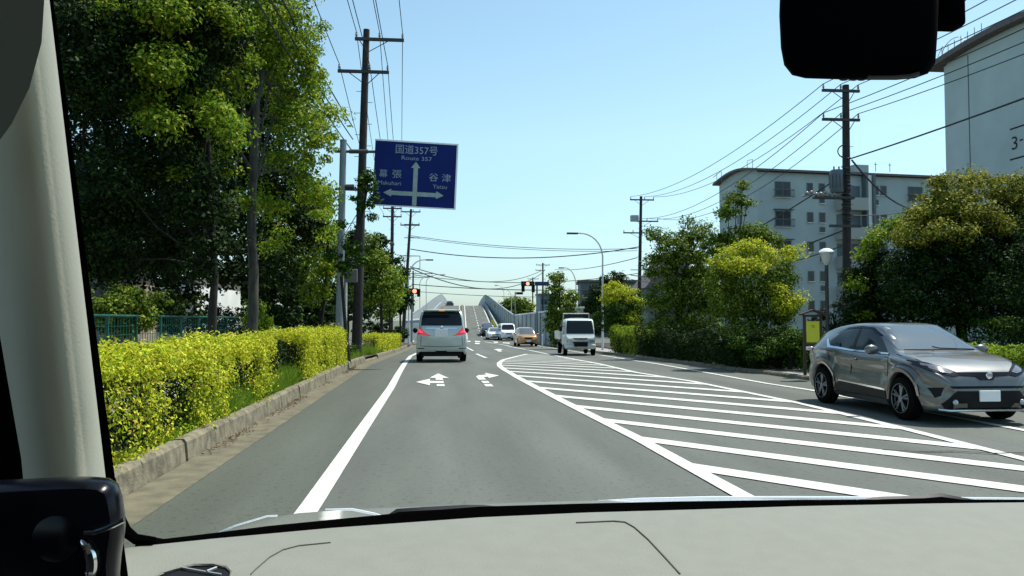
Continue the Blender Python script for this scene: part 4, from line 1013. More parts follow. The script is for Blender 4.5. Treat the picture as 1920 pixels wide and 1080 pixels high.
names = ['first', 'second', 'third', 'fourth', 'fifth', 'sixth']
for k in range(6):
    nm = ['left', 'middle', 'right'][k % 3] + " wire of the transformer pole's " + ['upper', 'lower'][k // 3] + ' crossarm'
    cable(f'{nm}, sloping down to the left', r1[k], r2[min(k, 5)] if k < 3 else r2[k], 1.1 + .12 * k, .019, group=G2)
    cable(f'{nm}, rising to the right', r1[k], r1[k] + V3(.4, -42, .5), .75 + .06 * k, .019, group=G2)
pa = PR1.location + V3(.1, -.2, zl); 
cable('thick black cable rising right from the transformer pole across the numbered gable', pa, pa + V3(-.4, -40, .75), .6, .035, group=G2)
cable('thick black cable sloping down left from the transformer pole in front of the apartments', pa + V3(-.1, 0, -.6), (ATT['R2'][0].x, 75, 6.4), 1.2, .035, group=G2)
cable('lower thick cable from the transformer pole, passing the park lamp', pa + V3(-.1, 0, -3.2), (ATT['R2'][0].x, 75, 5.9), 1.0, .04, group=G2)
cable('lowest cable from the transformer pole, sloping down left behind the trees', pa + V3(-.1, 0, -3.9), (ATT['R2'][0].x, 75, 5.5), 1.0, .028, group=G2)
cable('thick cable drooping right from the transformer pole towards the large tree', pa + V3(.15, 0, -.05), tuple(at(1712, 392, 46)), .45, .045, group=G2)
cable('thin cable from the transformer pole to the apartment block behind the large tree', pa + V3(.15, 0, -2.6), (27.4, 39, 8.1), .3, .02, group=G2)
G3 = 'wires crossing the sky above the road'
def cross(label, a, b, sag, r): cable(label, a, b, sag, r, 30, G3)
cross('upper of the paired wires crossing the road high up from the left poles', tuple(at(765, 441, 84)), tuple(at(1195, 466, 75)), .55, .03)
cross('second of the paired wires crossing the road high up, just under the upper one', tuple(at(768, 444, 84)), tuple(at(1195, 470, 75)), .55, .025)
cross('thick wire crossing the road from the square bracket to the right pole', tuple(at(770, 467, 84)), tuple(at(1197, 463, 75)), 1.0, .05)
cross('thin sagging wire crossing the road right of the left street lamp head', tuple(at(770, 500, 84)), tuple(at(1018, 506, 150)), 1.9, .05)
cross('slack thicker wire crossing the road below the left street lamp head', tuple(at(770, 503, 84)), tuple(at(1018, 511, 150)), 2.6, .06)
cross('wire crossing the road level with the distant pole tops', tuple(at(774, 515, 150)), tuple(at(1200, 512, 140)), 1.6, .06)
cross('long nearly straight black wire crossing just above the overpass walls', tuple(at(772, 533, 110)), tuple(at(1200, 540, 95)), .5, .06)
cross('lowest thin wire crossing close above the overpass walls', tuple(at(776, 546, 130)), tuple(at(1100, 556, 130)), .4, .045)
cross('faint wire from the right pole running off level with the lower street lamp', tuple(at(1195, 483, 75)), tuple(at(1040, 505, 150)), .5, .04)

# ================================================================== road sign
F1 = 28.0
sp = at(635, 640, F1)
t = empty('road_sign', (sp.x, F1, .1), 0, 'blue overhead direction sign on a grey pole, showing a crossroads arrow and Route 357', 'road sign')
H = at(641, 265, F1).z - .1
m = MB(); m.tube([(0, 0, -.2), (.05, 0, H * .5), (.10, 0, H)], [.14, .125, .11], 16); m.lathe([(.12, 0), (.12, .05), (0, .07)], (.10, 0, H), 'Z', 14); m.build('sign_pole', M['pole_grey'], t, True)
def loc(px, py, dy=0): p = at(px, py, F1 + dy); return Vector((p.x - sp.x, dy, p.z - .1))
m = MB()
for y0_, y1_ in ((284, 282), (354, 356)):
    a, b = loc(628, y0_), loc(765, y1_ + 3); m.tube([a, b], .05, 8); 
m.tube([loc(655, 284), loc(690, 284)], .075, 8)
m.tube([loc(642, 350), loc(664, 350)], .085, 8); m.build('sign_arm', M['darksteel'], t)
pc = loc(779, 327.5, -.12); W_, H_ = 2.87, 2.30; roll = -R(2.4)
pe = bpy.data.objects.new('sign_panel', None)
mx = Matrix.Rotation(roll, 4, 'Y') if False else Matrix.Rotation(-roll, 4, 'Y')
def pan(u, v, d=0): # u right, v up from panel centre, d toward the viewer
    q = Vector((u, -d, v)); q = Matrix.Rotation(-roll, 3, 'Y') @ q; return pc + q
m = MB(); m.rbox((0, 0, 0), (W_, .05, H_), .02)
m.v = [tuple(pan(x, z, -y)) for x, y, z in m.v]; panel = m.build('sign_panel', M['sign_blue'], t)
def flat(poly, d, name, mat):
    mb = MB(); n = len(poly); mb.add([tuple(pan(a, b, d)) for a, b in poly] + [tuple(pan(a, b, d - .004)) for a, b in poly], [tuple(range(n)), tuple(range(2 * n - 1, n - 1, -1))] + [(i, (i + 1) % n, n + (i + 1) % n, n + i) for i in range(n)])
    return mb.build(name, mat, panel)
def fr(fx, fy): return ((fx - .5) * W_, (.5 - fy) * H_)
for (x0, y0s, x1, y1s) in ((0, 0, 1, .018), (.985, 0.018, 1, .985), (0, .985, 1, 1.0)):
    a, b = fr(x0, y0s), fr(x1, y1s); e = .012
    flat([(a[0] - (e if x0 == 0 else 0), a[1] + (e if y0s == 0 else 0)), (b[0] + e, a[1] + (e if y0s == 0 else 0)), (b[0] + e, b[1] - (e if y1s == 1 else 0)), (a[0] - (e if x0 == 0 else 0), b[1] - (e if y1s == 1 else 0))], .036, 'sign_border', M['sign_edge'])
ar = nmat('sign_arrow', (.28, .37, .36), .5, var=.12, scale=6)
flat([fr(*p) for p in [(.475, .975), (.475, .40), (.445, .40), (.50, .305), (.555, .40), (.528, .40), (.528, .975)]], .034, 'arrow', ar)
flat([fr(*p) for p in [(.474, .765), (.22, .765), (.22, .735), (.125, .80), (.22, .855), (.22, .83), (.474, .83)]], .034, 'arrow', ar)
flat([fr(*p) for p in [(.529, .765), (.76, .765), (.76, .735), (.85, .80), (.76, .855), (.76, .83), (.529, .83)]], .034, 'arrow', ar)
def text_mesh(s):
    cu = bpy.data.curves.new('text', 'FONT'); cu.body = s; cu.size = 1; cu.resolution_u = 2
    o = bpy.data.objects.new('text', cu); COL.objects.link(o); bpy.context.view_layer.update()
    me = bpy.data.meshes.new_from_object(o.evaluated_get(bpy.context.evaluated_depsgraph_get())); bpy.data.objects.remove(o)
    return me
def put_text(s, x0, y0, x1, y1, name='lettering', mat=None, f=None, parent=None):
    me = text_mesh(s)
    if not len(me.vertices): return
    xs = [v.co.x for v in me.vertices]; ys = [v.co.y for v in me.vertices]; ax, bx_, ay, by_ = min(xs), max(xs), min(ys), max(ys)
    for v in me.vertices:
        u = (v.co.x - ax) / (bx_ - ax); w = (v.co.y - ay) / (by_ - ay)
        v.co = f(x0 + (x1 - x0) * u, y1 + (y0 - y1) * w)
    return mesh_obj(name, me, mat, parent)
fs_ = lambda x, y: pan(*fr(x, y), .036)
SW = nmat('sign_letter', (.25, .33, .42), .5)
put_text('国道357号', .25, .055, .755, .195, f=fs_, mat=SW, parent=panel)
put_text('Route 357', .325, .225, .69, .285, f=fs_, mat=SW, parent=panel)
put_text('幕', .065, .45, .165, .57, f=fs_, mat=SW, parent=panel); put_text('張', .225, .45, .335, .57, f=fs_, mat=SW, parent=panel)
put_text('Makuhari', .055, .62, .33, .68, f=fs_, mat=SW, parent=panel)
put_text('谷', .665, .465, .775, .59, f=fs_, mat=SW, parent=panel); put_text('津', .82, .465, .93, .59, f=fs_, mat=SW, parent=panel)
put_text('Yatsu', .715, .635, .885, .695, f=fs_, mat=SW, parent=panel)
# small posts beside the pole, one carrying a grey box
for px, lab in ((635, 'left of the two thin pale posts standing by the tall left pole'), (648, 'right of the two thin pale posts standing by the tall left pole')):
    b = at(px, 640, 30.5); e = empty('post', (b.x, 30.5, .15), 0, lab, 'post')
    m = MB(); m.cyl((0, 0, 0), (0, 0, at(px, 528, 30.5).z - .15), .045, n=10); m.build('shaft', M['pole_white'], e, True)
    m = MB(); m.cyl((0, 0, at(px, 528, 30.5).z - .149), (0, 0, at(px, 526, 30.5).z - .15), .05, n=10); m.build('cap', M['steel'], e)
b = at(651, 517, 30.3); m = MB(); m.rbox((0, 0, 0), (.75, .16, .5), .03); o = m.build('control_box', nmat('box_grey', (.12, .125, .115), .6), None); o.location = b; tag(o, 'grey metal box above the two pale posts beside the tall left pole', 'utility box')

# ================================================================== street lamps, signals
def lamp(px, Y, top, head, label, r=.065, base=None, group=None):
    """curved-arm street lamp; top = pixel where the arm leaves, head = pixel of the lamp head"""
    b = at(px, 640, Y); zb = gz(min(Y, 80)) if base is None else base; t = empty('street_lamp', (b.x, Y, zb), 0, label, 'street lamp', group)
    P = lambda x, y: (at(x, y, Y).x - b.x, 0, at(x, y, Y).z - zb)
    a = Vector(P(px, top[1])); h = Vector(P(*head)); m = MB()
    pts = [(0, 0, 0), (0, 0, a.z * .5), tuple(a)]
    for q in np.linspace(.15, 1, 8):
        an = q * math.pi / 2; pts.append((h.x * .72 * (1 - math.cos(an)), 0, a.z + (h.z - a.z) * math.sin(an)))
    pts.append((h.x * .9, 0, h.z)); m.tube(pts, [r * 1.25, r] + [r * .8] * (len(pts) - 2), 8); m.build('lamp_pole', M['pole_white'], t, True)
    m = MB(); L = abs(h.x) * .32 + .1; m.rbox((h.x * .98, 0, h.z - .02), (L, .22, .12), .04); m.build('lamp_head', M['darksteel'], t, True)
    return t
lamp(1130, 52, (1130, 480), (1072, 437), 'taller near street lamp on the right, arm reaching left over the trees')
lamp(1080, 80, (1080, 535), (1052, 502), 'second, lower street lamp on the right behind the green tree')
lamp(766, 72, (764, 520), (806, 487), 'street lamp on the left reaching right beyond the white van')
lamp(799, 120, (799, 530), (830, 515), 'small distant lamp on the left above the overpass wall', base=-.7, r=.06)
lamp(787, 112, (787, 532), (808, 518), 'smallest thin lamp left of the overpass wall', base=-.7, r=.06)
lamp(959, 118, (962, 560), (944, 543), 'thin distant lamp on the right above the overpass wall', base=-.7, r=.06)
lamp(945, 140, (949, 555), (930, 535), 'farthest thin lamp just right of the overpass crest', base=-.7, r=.05)

def signal(pole_px, Y, c_px, label, w_px, lit, hook=1, zb=-.68, ped=None):
    b = at(pole_px, 640, Y); t = empty('traffic_signal', (b.x, Y, zb), 0, label, 'traffic signal')
    P = lambda x, y, d=0: Vector((at(x, y, Y).x - b.x, d, at(x, y, Y).z - zb))
    c = P(*c_px); w = w_px / FPX * Y; m = MB(); top = P(pole_px, c_px[1] - 3).z
    m.tube([(0, 0, 0), (0, 0, top)], .09, 8); m.tube([(0, 0, c.z), (c.x, 0, c.z)], .05, 6); m.build('signal_pole', M['pole_grey'], t, True)
    m = MB(); m.rbox((c.x, -.15, c.z), (w, .18, w * .36), .05); h = m.build('signal_housing', M['black'], t)
    for i in range(3):
        x = c.x + (i - 1) * w * .31; m = MB(); m.lathe([(0, -.02), (w * .10, -.015), (w * .13, 0)], (x, -.26, c.z), 'Y', 14)
        m.build('signal_light', M['signal_red'] if i == lit else M['signal_off'], h)
        m = MB(); m.lathe([(w * .145, -.16), (w * .14, 0)], (x, -.245, c.z), 'Y', 12); m.build('visor', M['black'], h, True)
    if ped:
        for q in ped:
            pc_ = P(*q); m = MB(); m.rbox((pc_.x, .1, pc_.z), (.32, .2, .75), .04); m.build('pedestrian_signal', M['black'], t)
    return t, P
t, P = signal(1007, 78, (989, 532), 'traffic signal showing red right of the junction, dark blue name plate on its pole', 25, 1, ped=[(981, 540), (1000, 541)])
a = P(1014, 532); m = MB(); m.rbox((a.x + .1, -.1, a.z), (1.4, .05, .40), .01); m.build('name_plate', nmat('plate_blue', (.01, .02, .10), .4), t)
signal(772, 76, (768, 546), 'traffic signal with a red light over the left side, half hidden by leaves', 30, 2, ped=[(785, 549)])
signal(966, 125, (974, 550), 'small dark unlit signal farther off above the overpass wall', 13, 9, zb=-.7)
for px, Y, lab in ((1503, 0, ''),): pass

def park_lamp(px, py, Y, label):
    b = at(px, 640, Y); t = empty('park_lamp', (b.x, Y, .13), 0, label, 'lamp'); h = at(px, py, Y).z - .13
    m = MB(); m.tube([(0, 0, 0), (0, 0, .5), (0, 0, h - .45)], [.075, .055, .05], 10); m.build('lamp_post', M['darksteel'], t, True)
    m = MB(); m.lathe([(.05, h - .45), (.13, h - .32), (.17, h - .12), (.17, h - .1)], (0, 0, 0), 'Z', 16); m.build('lamp_glass', nmat('opal', (.5, .52, .5), .3), t, True)
    m = MB(); m.lathe([(.21, h - .1), (.22, h - .07), (.17, h - .01), (.08, h + .035), (0, h + .045)], (0, 0, 0), 'Z', 16); m.build('lamp_cap', M['white_paint'], t, True)
park_lamp(1552, 468, 22, 'park lamp with a white domed cap on a dark post behind the silver car')
park_lamp(1300, 497, 44, 'dark park lamp hidden among the green trees on the right')
b = at(1524, 640, 20.5); t = empty('notice_board', (b.x, 20.5, .13), R(-14), 'brown wooden notice board with a plain yellow-green poster, behind the silver car', 'notice board')
zt = at(1524, 590, 20.5).z - .13
m = MB(); [m.box((s * .21, 0, zt / 2), (.07, .07, zt)) for s in (-1, 1)]; m.box((0, 0, zt - .03), (.5, .09, .06)); m.box((0, 0, .82), (.5, .09, .05)); m.build('board_frame', M['brown'], t)
m = MB(); m.box((0, -.03, (zt + .82) / 2 - .06), (.33, .02, zt - 1.05)); o = m.build('poster', M['yellow'], t)
m = MB(); m.box((0, -.045, (zt + .82) / 2 + .1), (.10, .004, .012)); m.box((0.01, -.045, (zt + .82) / 2 + .06), (.07, .004, .01)); m.build('printed_lines', M['black'], o)
m = MB(); m.prism([(-.32, zt - .02), (0, zt + .1), (.32, zt - .02), (.32, zt + .02), (0, zt + .145), (-.32, zt + .02)], -.16, .16, 'XZ'); m.build('little_roof', M['brown'], t)
bb = gp(1386, 620); b = at(1384, 640, 76); m = MB(); m.cyl((0, 0, 0), (0, 0, 1.0), .06, n=8); m.ell((0, 0, 1.0), (.06, .06, .04))
o = m.build('bollard', M['white_paint'], None); q = at(1017, 640, 66); o.location = (q.x, 66, gz(66)); tag(o, 'short white post on the kerb right of the bronze orange car', 'bollard')

# ================================================================== apartment blocks
def window(parent, x, y, z, w, h, ax, balcony=False, hood=False, frames=2):
    """ax 'S': wall facing -Y at depth y; 'W': wall facing -X"""
    T = (lambda u, d, v: (u, y - d, v)) if ax == 'S' else (lambda u, d, v: (y - d, -u, v))
    def bx(name, c, d, mat, par):
        mb = MB(); p0 = T(c[0] - d[0] / 2, c[1] - d[1] / 2, c[2] - d[2] / 2); p1 = T(c[0] + d[0] / 2, c[1] + d[1] / 2, c[2] + d[2] / 2)
        mb.box([(a + b) / 2 for a, b in zip(p0, p1)], [abs(a - b) for a, b in zip(p0, p1)]); return mb.build(name, mat, par)
    f = bx('window', (x, .02, z), (w + .12, .08, h + .12), M['win_frame'], parent)
    for i in range(frames):
        ww = (w - .06 * (frames - 1)) / frames; bx('pane', (x - w / 2 + ww / 2 + i * (ww + .06), .055, z), (ww, .02, h), M['win'], f)
    bx('sill', (x, .09, z - h / 2 - .08), (w + .2, .14, .05), M['wall_pale'], f)
    if hood: bx('hood', (x, .2, z + h / 2 + .18), (w + .5, .36, .07), M['rail'], f)
    if balcony:
        c = bx('balcony', (x, .42, z - h / 2 - .02), (w + .5, .04, .05), M['rail'], f)
        mb = MB()
        for k in range(int((w + .5) / .12) + 1):
            u = x - (w + .5) / 2 + k * .12; p0 = T(u, .41, z - h / 2 + .3); mb.box(p0, (.025, .025, .64))
        for zz in (z - h / 2 + .62, z - h / 2 + .0):
            p0 = T(x, .41, zz); mb.box(p0, ((w + .5), .04, .05) if ax == 'S' else (.04, w + .5, .05))
            for s in (-1, 1):
                p1 = T(x + s * (w + .5) / 2, .25, zz); mb.box(p1, (.03, .34, .05) if ax == 'S' else (.34, .03, .05))
        mb.build('railing', M['rail'], f)
bx0 = 28.4; c0 = at(1424, 640, 70).x
t = empty('apartment_block', (c0, 70, 0), math.atan2(2.2, 20), 'five-storey pale blue-grey apartment block with small balconies, behind the transformer pole', 'building')
HB = at(1424, 322, 70).z; LB, DB = 34.0, 7.6
m = MB(); m.box((LB / 2, DB / 2, HB / 2 - .5), (LB, DB, HB + 1.0)); m.build('wall', M['wall_grey'], t)
prof = [(-.5 + (DB + 1.0) * i / 20, HB + .03 + .60 * math.sin(math.pi * i / 20)) for i in range(21)]
def arch_roof(x0, x1, par, prof, th=.2):
    mb = MB(); poly = prof + [(a, b + th) for a, b in prof[::-1]]
    n = len(prof); N2 = len(poly)
    vs = [(x0, a, b) for a, b in poly] + [(x1, a, b) for a, b in poly]
    fs = [(i, (i + 1) % N2, N2 + (i + 1) % N2, N2 + i) for i in range(N2)] + [(i, i + 1, N2 - 2 - i, N2 - 1 - i) for i in range(n - 1)] + [(N2 + i, N2 + i + 1, 2 * N2 - 2 - i, 2 * N2 - 1 - i) for i in range(n - 1)]
    mb.add(vs, fs); return mb.build('roof', M['roof_edge'], par)
arch_roof(-.5, LB + .5, t, prof)
m = MB(); gp_ = [(0.05, HB)] + [(a, b - .0) for a, b in prof if .05 < a < DB - .05] + [(DB - .05, HB)]
m.prism(gp_, .06, LB - .06, 'YZ'); m.build('gable_wall', M['wall_grey'], t)
FL = 2.72
u_of = lambda px: (at(px, 640, 71).x - c0)
for fl in range(5):
    z = HB - 1.45 - fl * FL
    for px in (1465, 1733, 1860): window(t, u_of(px), 0, z - .1, 1.45, 1.35, 'S', balcony=True, hood=(fl > 0))
    for px, h, w in ((1519, .85, .5), (1543, .85, .5), (1651, .8, .55), (1668, .85, .5)): window(t, u_of(px), 0, z + .12, w, h, 'S', frames=1)
    for px in (1543,): window(t, u_of(px), 0, z - 1.0, .42, .42, 'S', frames=1)
    for px in (1652,): window(t, u_of(px), 0, z - 1.0, .42, .42, 'S', frames=1)
sx0, sx1 = u_of(1569), u_of(1622)
for k in range(5):
    z = HB - .3 - 1.0 - k * FL - 1.5
    m = MB(); m.box(((sx0 + sx1) / 2, -.55, z), (sx1 - sx0, 1.1, 1.15)); m.build('stair_landing', nmat('landing', (.36, .38, .34), .8), t)
    m = MB(); m.box(((sx0 + sx1) / 2, -.02, z + 1.2), (sx1 - sx0 - .3, .06, 1.25)); m.build('stair_opening', M['rail'], t)
m = MB(); m.box((sx1 + .18, -.35, HB / 2), (.22, .7, HB)); m.build('stair_fin', M['rail'], t)
m = MB(); m.box((sx1 + .55, -.25, HB / 2), (.5, .5, HB)); m.build('stair_pier', M['wall_pale'], t)
m = MB(); m.box((sx1 + .95, -.35, HB / 2), (.26, .7, HB)); m.build('stair_fin', M['rail'], t)
m = MB(); m.box((sx1 - .1, .2, HB + .65), (1.5, 1.0, .7)); m.build('roof_hatch', M['wall_grey'], t)
for x in (u_of(1688), u_of(1718)): m = MB(); m.cyl((x, 2.5, HB + 1), (x, 2.5, HB + 1.9), .03, n=6); m.box((x, 2.5, HB + 1.7), (.35, .04, .04)); m.build('antenna', M['darksteel'], t)
m = MB(); [m.tube([(-.35, y, HB + .2), (-.35, y, HB + 1.15)], .03, 5) for y in (.2, 1.2, 6.4, 7.4)]; m.tube([(-.35, .2, HB + 1.15), (-.35, 1.2, HB + 1.25)], .03, 5); m.tube([(-.35, 6.4, HB + 1.25), (-.35, 8.2, HB + .9)], .03, 5); m.build('roof_railing', M['steel'], t)
for fl in range(5):
    z = HB - 1.3 - fl * FL
    for yy in (3.4,): window(t, -(yy), 0, z, .7, .8, 'W', frames=1)

# nearer block with the painted number on its gable
X2 = at(1781, 640, 42.5).x
t = empty('apartment_block', (X2, 42.5, 0), 0, 'large pale grey apartment gable at the right edge with black number 3 painted on it', 'building')
HB2 = at(1781, 126, 42.5).z; D2 = 8.4; L2 = 26
m = MB(); m.box((L2 / 2, -D2 / 2, HB2 / 2 - .5), (L2, D2, HB2 + 1)); wl = m.build('wall', nmat('wall_grey_near', (.46, .54, .53), .85, var=.07, scale=.5, bump=.25), t)
prof2 = [(-D2 - 1.0 + (D2 + 2.0) * i / 24, HB2 + .02 + .30 * math.sin(math.pi * i / 24)) for i in range(25)]
arch_roof(-.55, L2, t, prof2, .3)
g2 = [(-D2 + .05, HB2)] + [(a, b) for a, b in prof2 if -D2 + .05 < a < -.05] + [(-.05, HB2)]
m = MB(); m.prism(g2, .03, L2 - .05, 'YZ'); m.build('gable_wall', MATS['wall_grey_near'], t)
def on_wall(px, py):
    d = ray(px, py); k = X2 / d.x; return Vector((0, d.y * k - 42.5, CAM_Z + d.z * k))
jy = on_wall(1817, 200).y
m = MB(); m.box((-.012, jy, HB2 / 2), (.02, .05, HB2)); m.build('downpipe', M['rail'], t)
def wall_text(s, a, b):  # a top-left pixel, b bottom-right pixel
    A, B = on_wall(*a), on_wall(*b)
    put_text(s, 0, 0, 1, 1, f=lambda u, v: Vector((-.012, A.y + (B.y - A.y) * u, A.z + (B.z - A.z) * v)), mat=M['black'], parent=t, name='painted_number')
A = on_wall(1901, 256); B = on_wall(1901, 281); w3 = .48 * 1.0
put_text('3', 0, 0, 1, 1, f=lambda u, v: Vector((-.012, on_wall(1897, 256).y + (on_wall(1908, 256).y - on_wall(1897, 256).y) * u, A.z + (B.z - A.z) * v)), mat=M['black'], parent=t, name='painted_number')
ya, yb = on_wall(1912, 260).y, on_wall(1918, 260).y
m = MB(); m.box((-.01, (ya + yb) / 2, (A.z + B.z) / 2 + .05), (.012, abs(ya - yb), .07)); m.build('painted_dash', M['black'], t)
for py in (243, 300):
    q = on_wall(1894, py); m = MB(); m.box((-.01, q.y - 1.1, q.z), (.012, 2.2, .075)); m.build('painted_line', M['black'], t)
m = MB()
for k in range(7):
    y = -.3 + .0 - k * .55; z = float(np.interp(y, [p[0] for p in prof2], [p[1] for p in prof2])) + .3
    m.tube([(-.3, y, z), (-.3, y, z + .55)], .022, 5)
lp = [(-.3, -1.3 - 1.0 * math.cos(q), float(np.interp(-1.6, [p[0] for p in prof2], [p[1] for p in prof2])) + .3 + .65 * math.sin(q)) for q in np.linspace(0, 3.14, 10)]
m.tube(lp, .022, 5); m.tube([(-.3, .1, HB2 + .6), (-.3, -.4, HB2 + 1.1)], .02, 5); m.build('roof_railing', M['steel'], t)

def plain_house(name, p, rz, w, d, h, mat, label, cols=4, rows=2, eave=.7):
    t = empty(name, p, rz, label, 'building'); m = MB(); m.box((w / 2, d / 2, h / 2 - .5), (w, d, h + 1)); m.build('wall', mat, t)
    m = MB(); m.box((w / 2, d / 2, h + .16), (w + eave, d + eave, .3)); m.build('roof', M['roof_edge'], t)
    for r_ in range(rows):
        for c in range(cols): window(t, (c + .5) * w / cols, 0, h - 1.5 - r_ * 2.8, 1.3, 1.2, 'S', frames=2)
    return t
plain_house('house', (-21.0, 44, 0), 0, 8.3, 10, 3.5, M['wall_pale'], 'sunlit white-walled building glimpsed between the dark left trunks', 3, 1, eave=.04)
wp = at(205, 640, 36); plain_house('house', (-20.5, 36, 0), 0, 7.5, 3, 4.0, M['wall_tan'], 'tan house in deep shade behind the green fence', 3, 1)
wp = at(1070, 540, 120); plain_house('office_building', (wp.x, 112, -.7), R(-8), 8, 9, wp.z + 1.2, nmat('dark_wall', (.12, .14, .15), .7), 'dark flat-roofed building behind the trees right of the lower street lamp', 4, 2)
wp = at(1013, 553, 170); plain_house('office_building', (wp.x, 170, -.7), R(0), 3.4, 6, wp.z + .7, nmat('blue_wall', (.10, .17, .24), .6), 'small distant blue-grey building right of the traffic signal', 2, 2)
wp = at(1206, 480, 90); t = empty('house', (wp.x, 88, -.7), 0, 'dark pitched-roof house behind the right utility pole and trees', 'building')
m = MB(); m.box((4, 3, 3), (8, 6, 6)); m.build('wall', MATS['dark_wall'], t); m = MB(); m.prism([(-.5, 5.9), (3.2, 10.2), (4.8, 10.2), (8.5, 5.9)], -.5, 6.5, 'XZ'); m.build('roof', M['roof_edge'], t)
# ================================================================== trees
def gnd(px, Y, x=None): p = at(px, 640, Y); return (p.x if x is None else x, Y, gz(Y) + .15)
# the big left-hand trees
b = (at(470, 640, 20).x, 20, .15)
tree(b, [C(470, 60, 20, 75), C(545, 40, 20.5, 62), C(540, 130, 21, 66), C(560, 225, 21, 62), C(420, 130, 19, 62), C(590, 90, 21.5, 36), C(600, 270, 22, 38), C(585, 350, 22, 44), C(460, -40, 20, 90), C(560, -40, 21, 50), C(550, 300, 21, 40), C(390, 20, 18.5, 60), C(615, 215, 22, 26), C(400, 300, 19, 38), C(430, 250, 19, 30), C(500, 290, 20.6, 26), C(600, 420, 23, 34), C(604, 160, 22, 34), C(500, 380, 21, 40), C(520, 460, 22, 34), C(440, 380, 20, 34)],
     38000, .098, 'lime', 'large left tree with a pale-edged trunk and sunny yellow-green leaves, behind the long hedge', per=85,
     trunk=[b, (b[0] + .05, 20, 2.2), (b[0] - .02, 20, 4.6), (b[0] + .06, 20, 6.7), (b[0] + .16, 20.1, 7.8)], bark='bark_grey', trunk_r=.135, limbs=5, sub_r=.34, core=.15)
b = (at(392, 640, 17).x, 17, .15)
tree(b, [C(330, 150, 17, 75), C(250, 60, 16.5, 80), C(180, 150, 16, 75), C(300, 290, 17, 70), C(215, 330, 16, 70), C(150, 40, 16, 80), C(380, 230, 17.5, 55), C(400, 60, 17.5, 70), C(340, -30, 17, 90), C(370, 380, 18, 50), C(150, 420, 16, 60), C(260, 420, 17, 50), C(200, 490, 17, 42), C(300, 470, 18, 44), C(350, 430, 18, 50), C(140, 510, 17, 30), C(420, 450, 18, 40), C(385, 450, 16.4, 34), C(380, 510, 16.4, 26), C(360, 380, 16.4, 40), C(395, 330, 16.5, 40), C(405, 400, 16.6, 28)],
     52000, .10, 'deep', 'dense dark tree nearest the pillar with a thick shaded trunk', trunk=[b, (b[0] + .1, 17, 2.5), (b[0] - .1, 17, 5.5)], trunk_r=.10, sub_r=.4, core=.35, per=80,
     second=([C(*c, 16 + .4 * (i % 3), r) for i, (c, r) in enumerate([((310, 30), 34), ((350, 10), 26), ((260, 110), 26), ((300, 130), 34), ((330, 110), 24), ((280, 200), 28), ((300, 235), 26), ((405, 215), 26), ((380, 190), 22), ((200, 20), 24), ((430, 240), 22), ((340, 330), 16), ((250, 290), 14), ((180, 160), 16), ((420, 40), 26)])], 11000, 'lime', 'outer leaves coloured as if sunlit'))  # lime clumps paint sunlit patches onto the dark crown
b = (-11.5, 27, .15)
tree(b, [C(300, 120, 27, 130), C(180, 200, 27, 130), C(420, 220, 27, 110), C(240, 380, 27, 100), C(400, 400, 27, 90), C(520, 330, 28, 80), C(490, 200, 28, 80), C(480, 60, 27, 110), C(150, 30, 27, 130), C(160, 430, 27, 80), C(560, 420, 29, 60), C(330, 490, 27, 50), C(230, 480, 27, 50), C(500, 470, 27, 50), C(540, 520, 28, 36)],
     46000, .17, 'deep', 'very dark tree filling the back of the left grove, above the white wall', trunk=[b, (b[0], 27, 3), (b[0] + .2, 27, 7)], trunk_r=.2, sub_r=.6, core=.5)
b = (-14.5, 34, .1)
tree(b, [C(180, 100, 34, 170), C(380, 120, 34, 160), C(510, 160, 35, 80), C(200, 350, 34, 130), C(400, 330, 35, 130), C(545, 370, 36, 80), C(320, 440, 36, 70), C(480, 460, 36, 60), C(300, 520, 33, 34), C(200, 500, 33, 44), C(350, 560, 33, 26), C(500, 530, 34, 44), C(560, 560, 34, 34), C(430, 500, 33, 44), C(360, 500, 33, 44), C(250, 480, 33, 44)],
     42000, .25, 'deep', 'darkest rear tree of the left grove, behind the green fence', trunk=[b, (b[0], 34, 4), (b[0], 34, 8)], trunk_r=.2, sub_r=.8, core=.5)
b = (at(545, 640, 36).x, 36, .1)
tree(b, [C(545, 470, 36, 50), C(590, 500, 37, 38), C(510, 500, 35, 38), C(560, 530, 36, 34), C(600, 450, 38, 34), C(500, 440, 35, 34)],
     12000, .15, 'green', 'low spreading green tree behind the fence between the big trunk and the sign pole', trunk=[b, (b[0] + .2, 36, 1.6), (b[0], 36, 3)], trunk_r=.14, sub_r=.5, core=.2)
b = (at(595, 640, 31).x, 31, .1)
tree(b, [C(600, 440, 31, 30), C(608, 500, 31, 26), C(590, 545, 31, 24), C(590, 380, 30, 34)], 5000, .14, 'lime', 'thin-stemmed bright green tree just left of the sign pole', trunk=[b, (b[0] + .3, 31, 3), (b[0] + .4, 31, 6)], trunk_r=.07, sub_r=.4)
b = (at(655, 640, 27.2).x, 27.2, .1)
tree(b, [C(690, 345, 27, 17, rz=1.1), C(702, 368, 27, 13), C(682, 385, 27, 13), C(668, 372, 27, 12), C(645, 420, 27, 13), C(690, 330, 27, 11), C(662, 465, 27, 17), C(645, 505, 27, 15), C(682, 490, 27, 12), C(620, 480, 27, 13), C(700, 405, 27, 8)],
     2700, .125, 'mid', 'slender young tree with sparse leaf tufts between hedge end and blue sign', trunk=[b, tuple(at(640, 520, 27.2)), tuple(at(658, 470, 27.1)), tuple(at(680, 400, 27)), tuple(at(690, 350, 27))], trunk_r=.06, sub_r=.2, per=26, limbs=4)
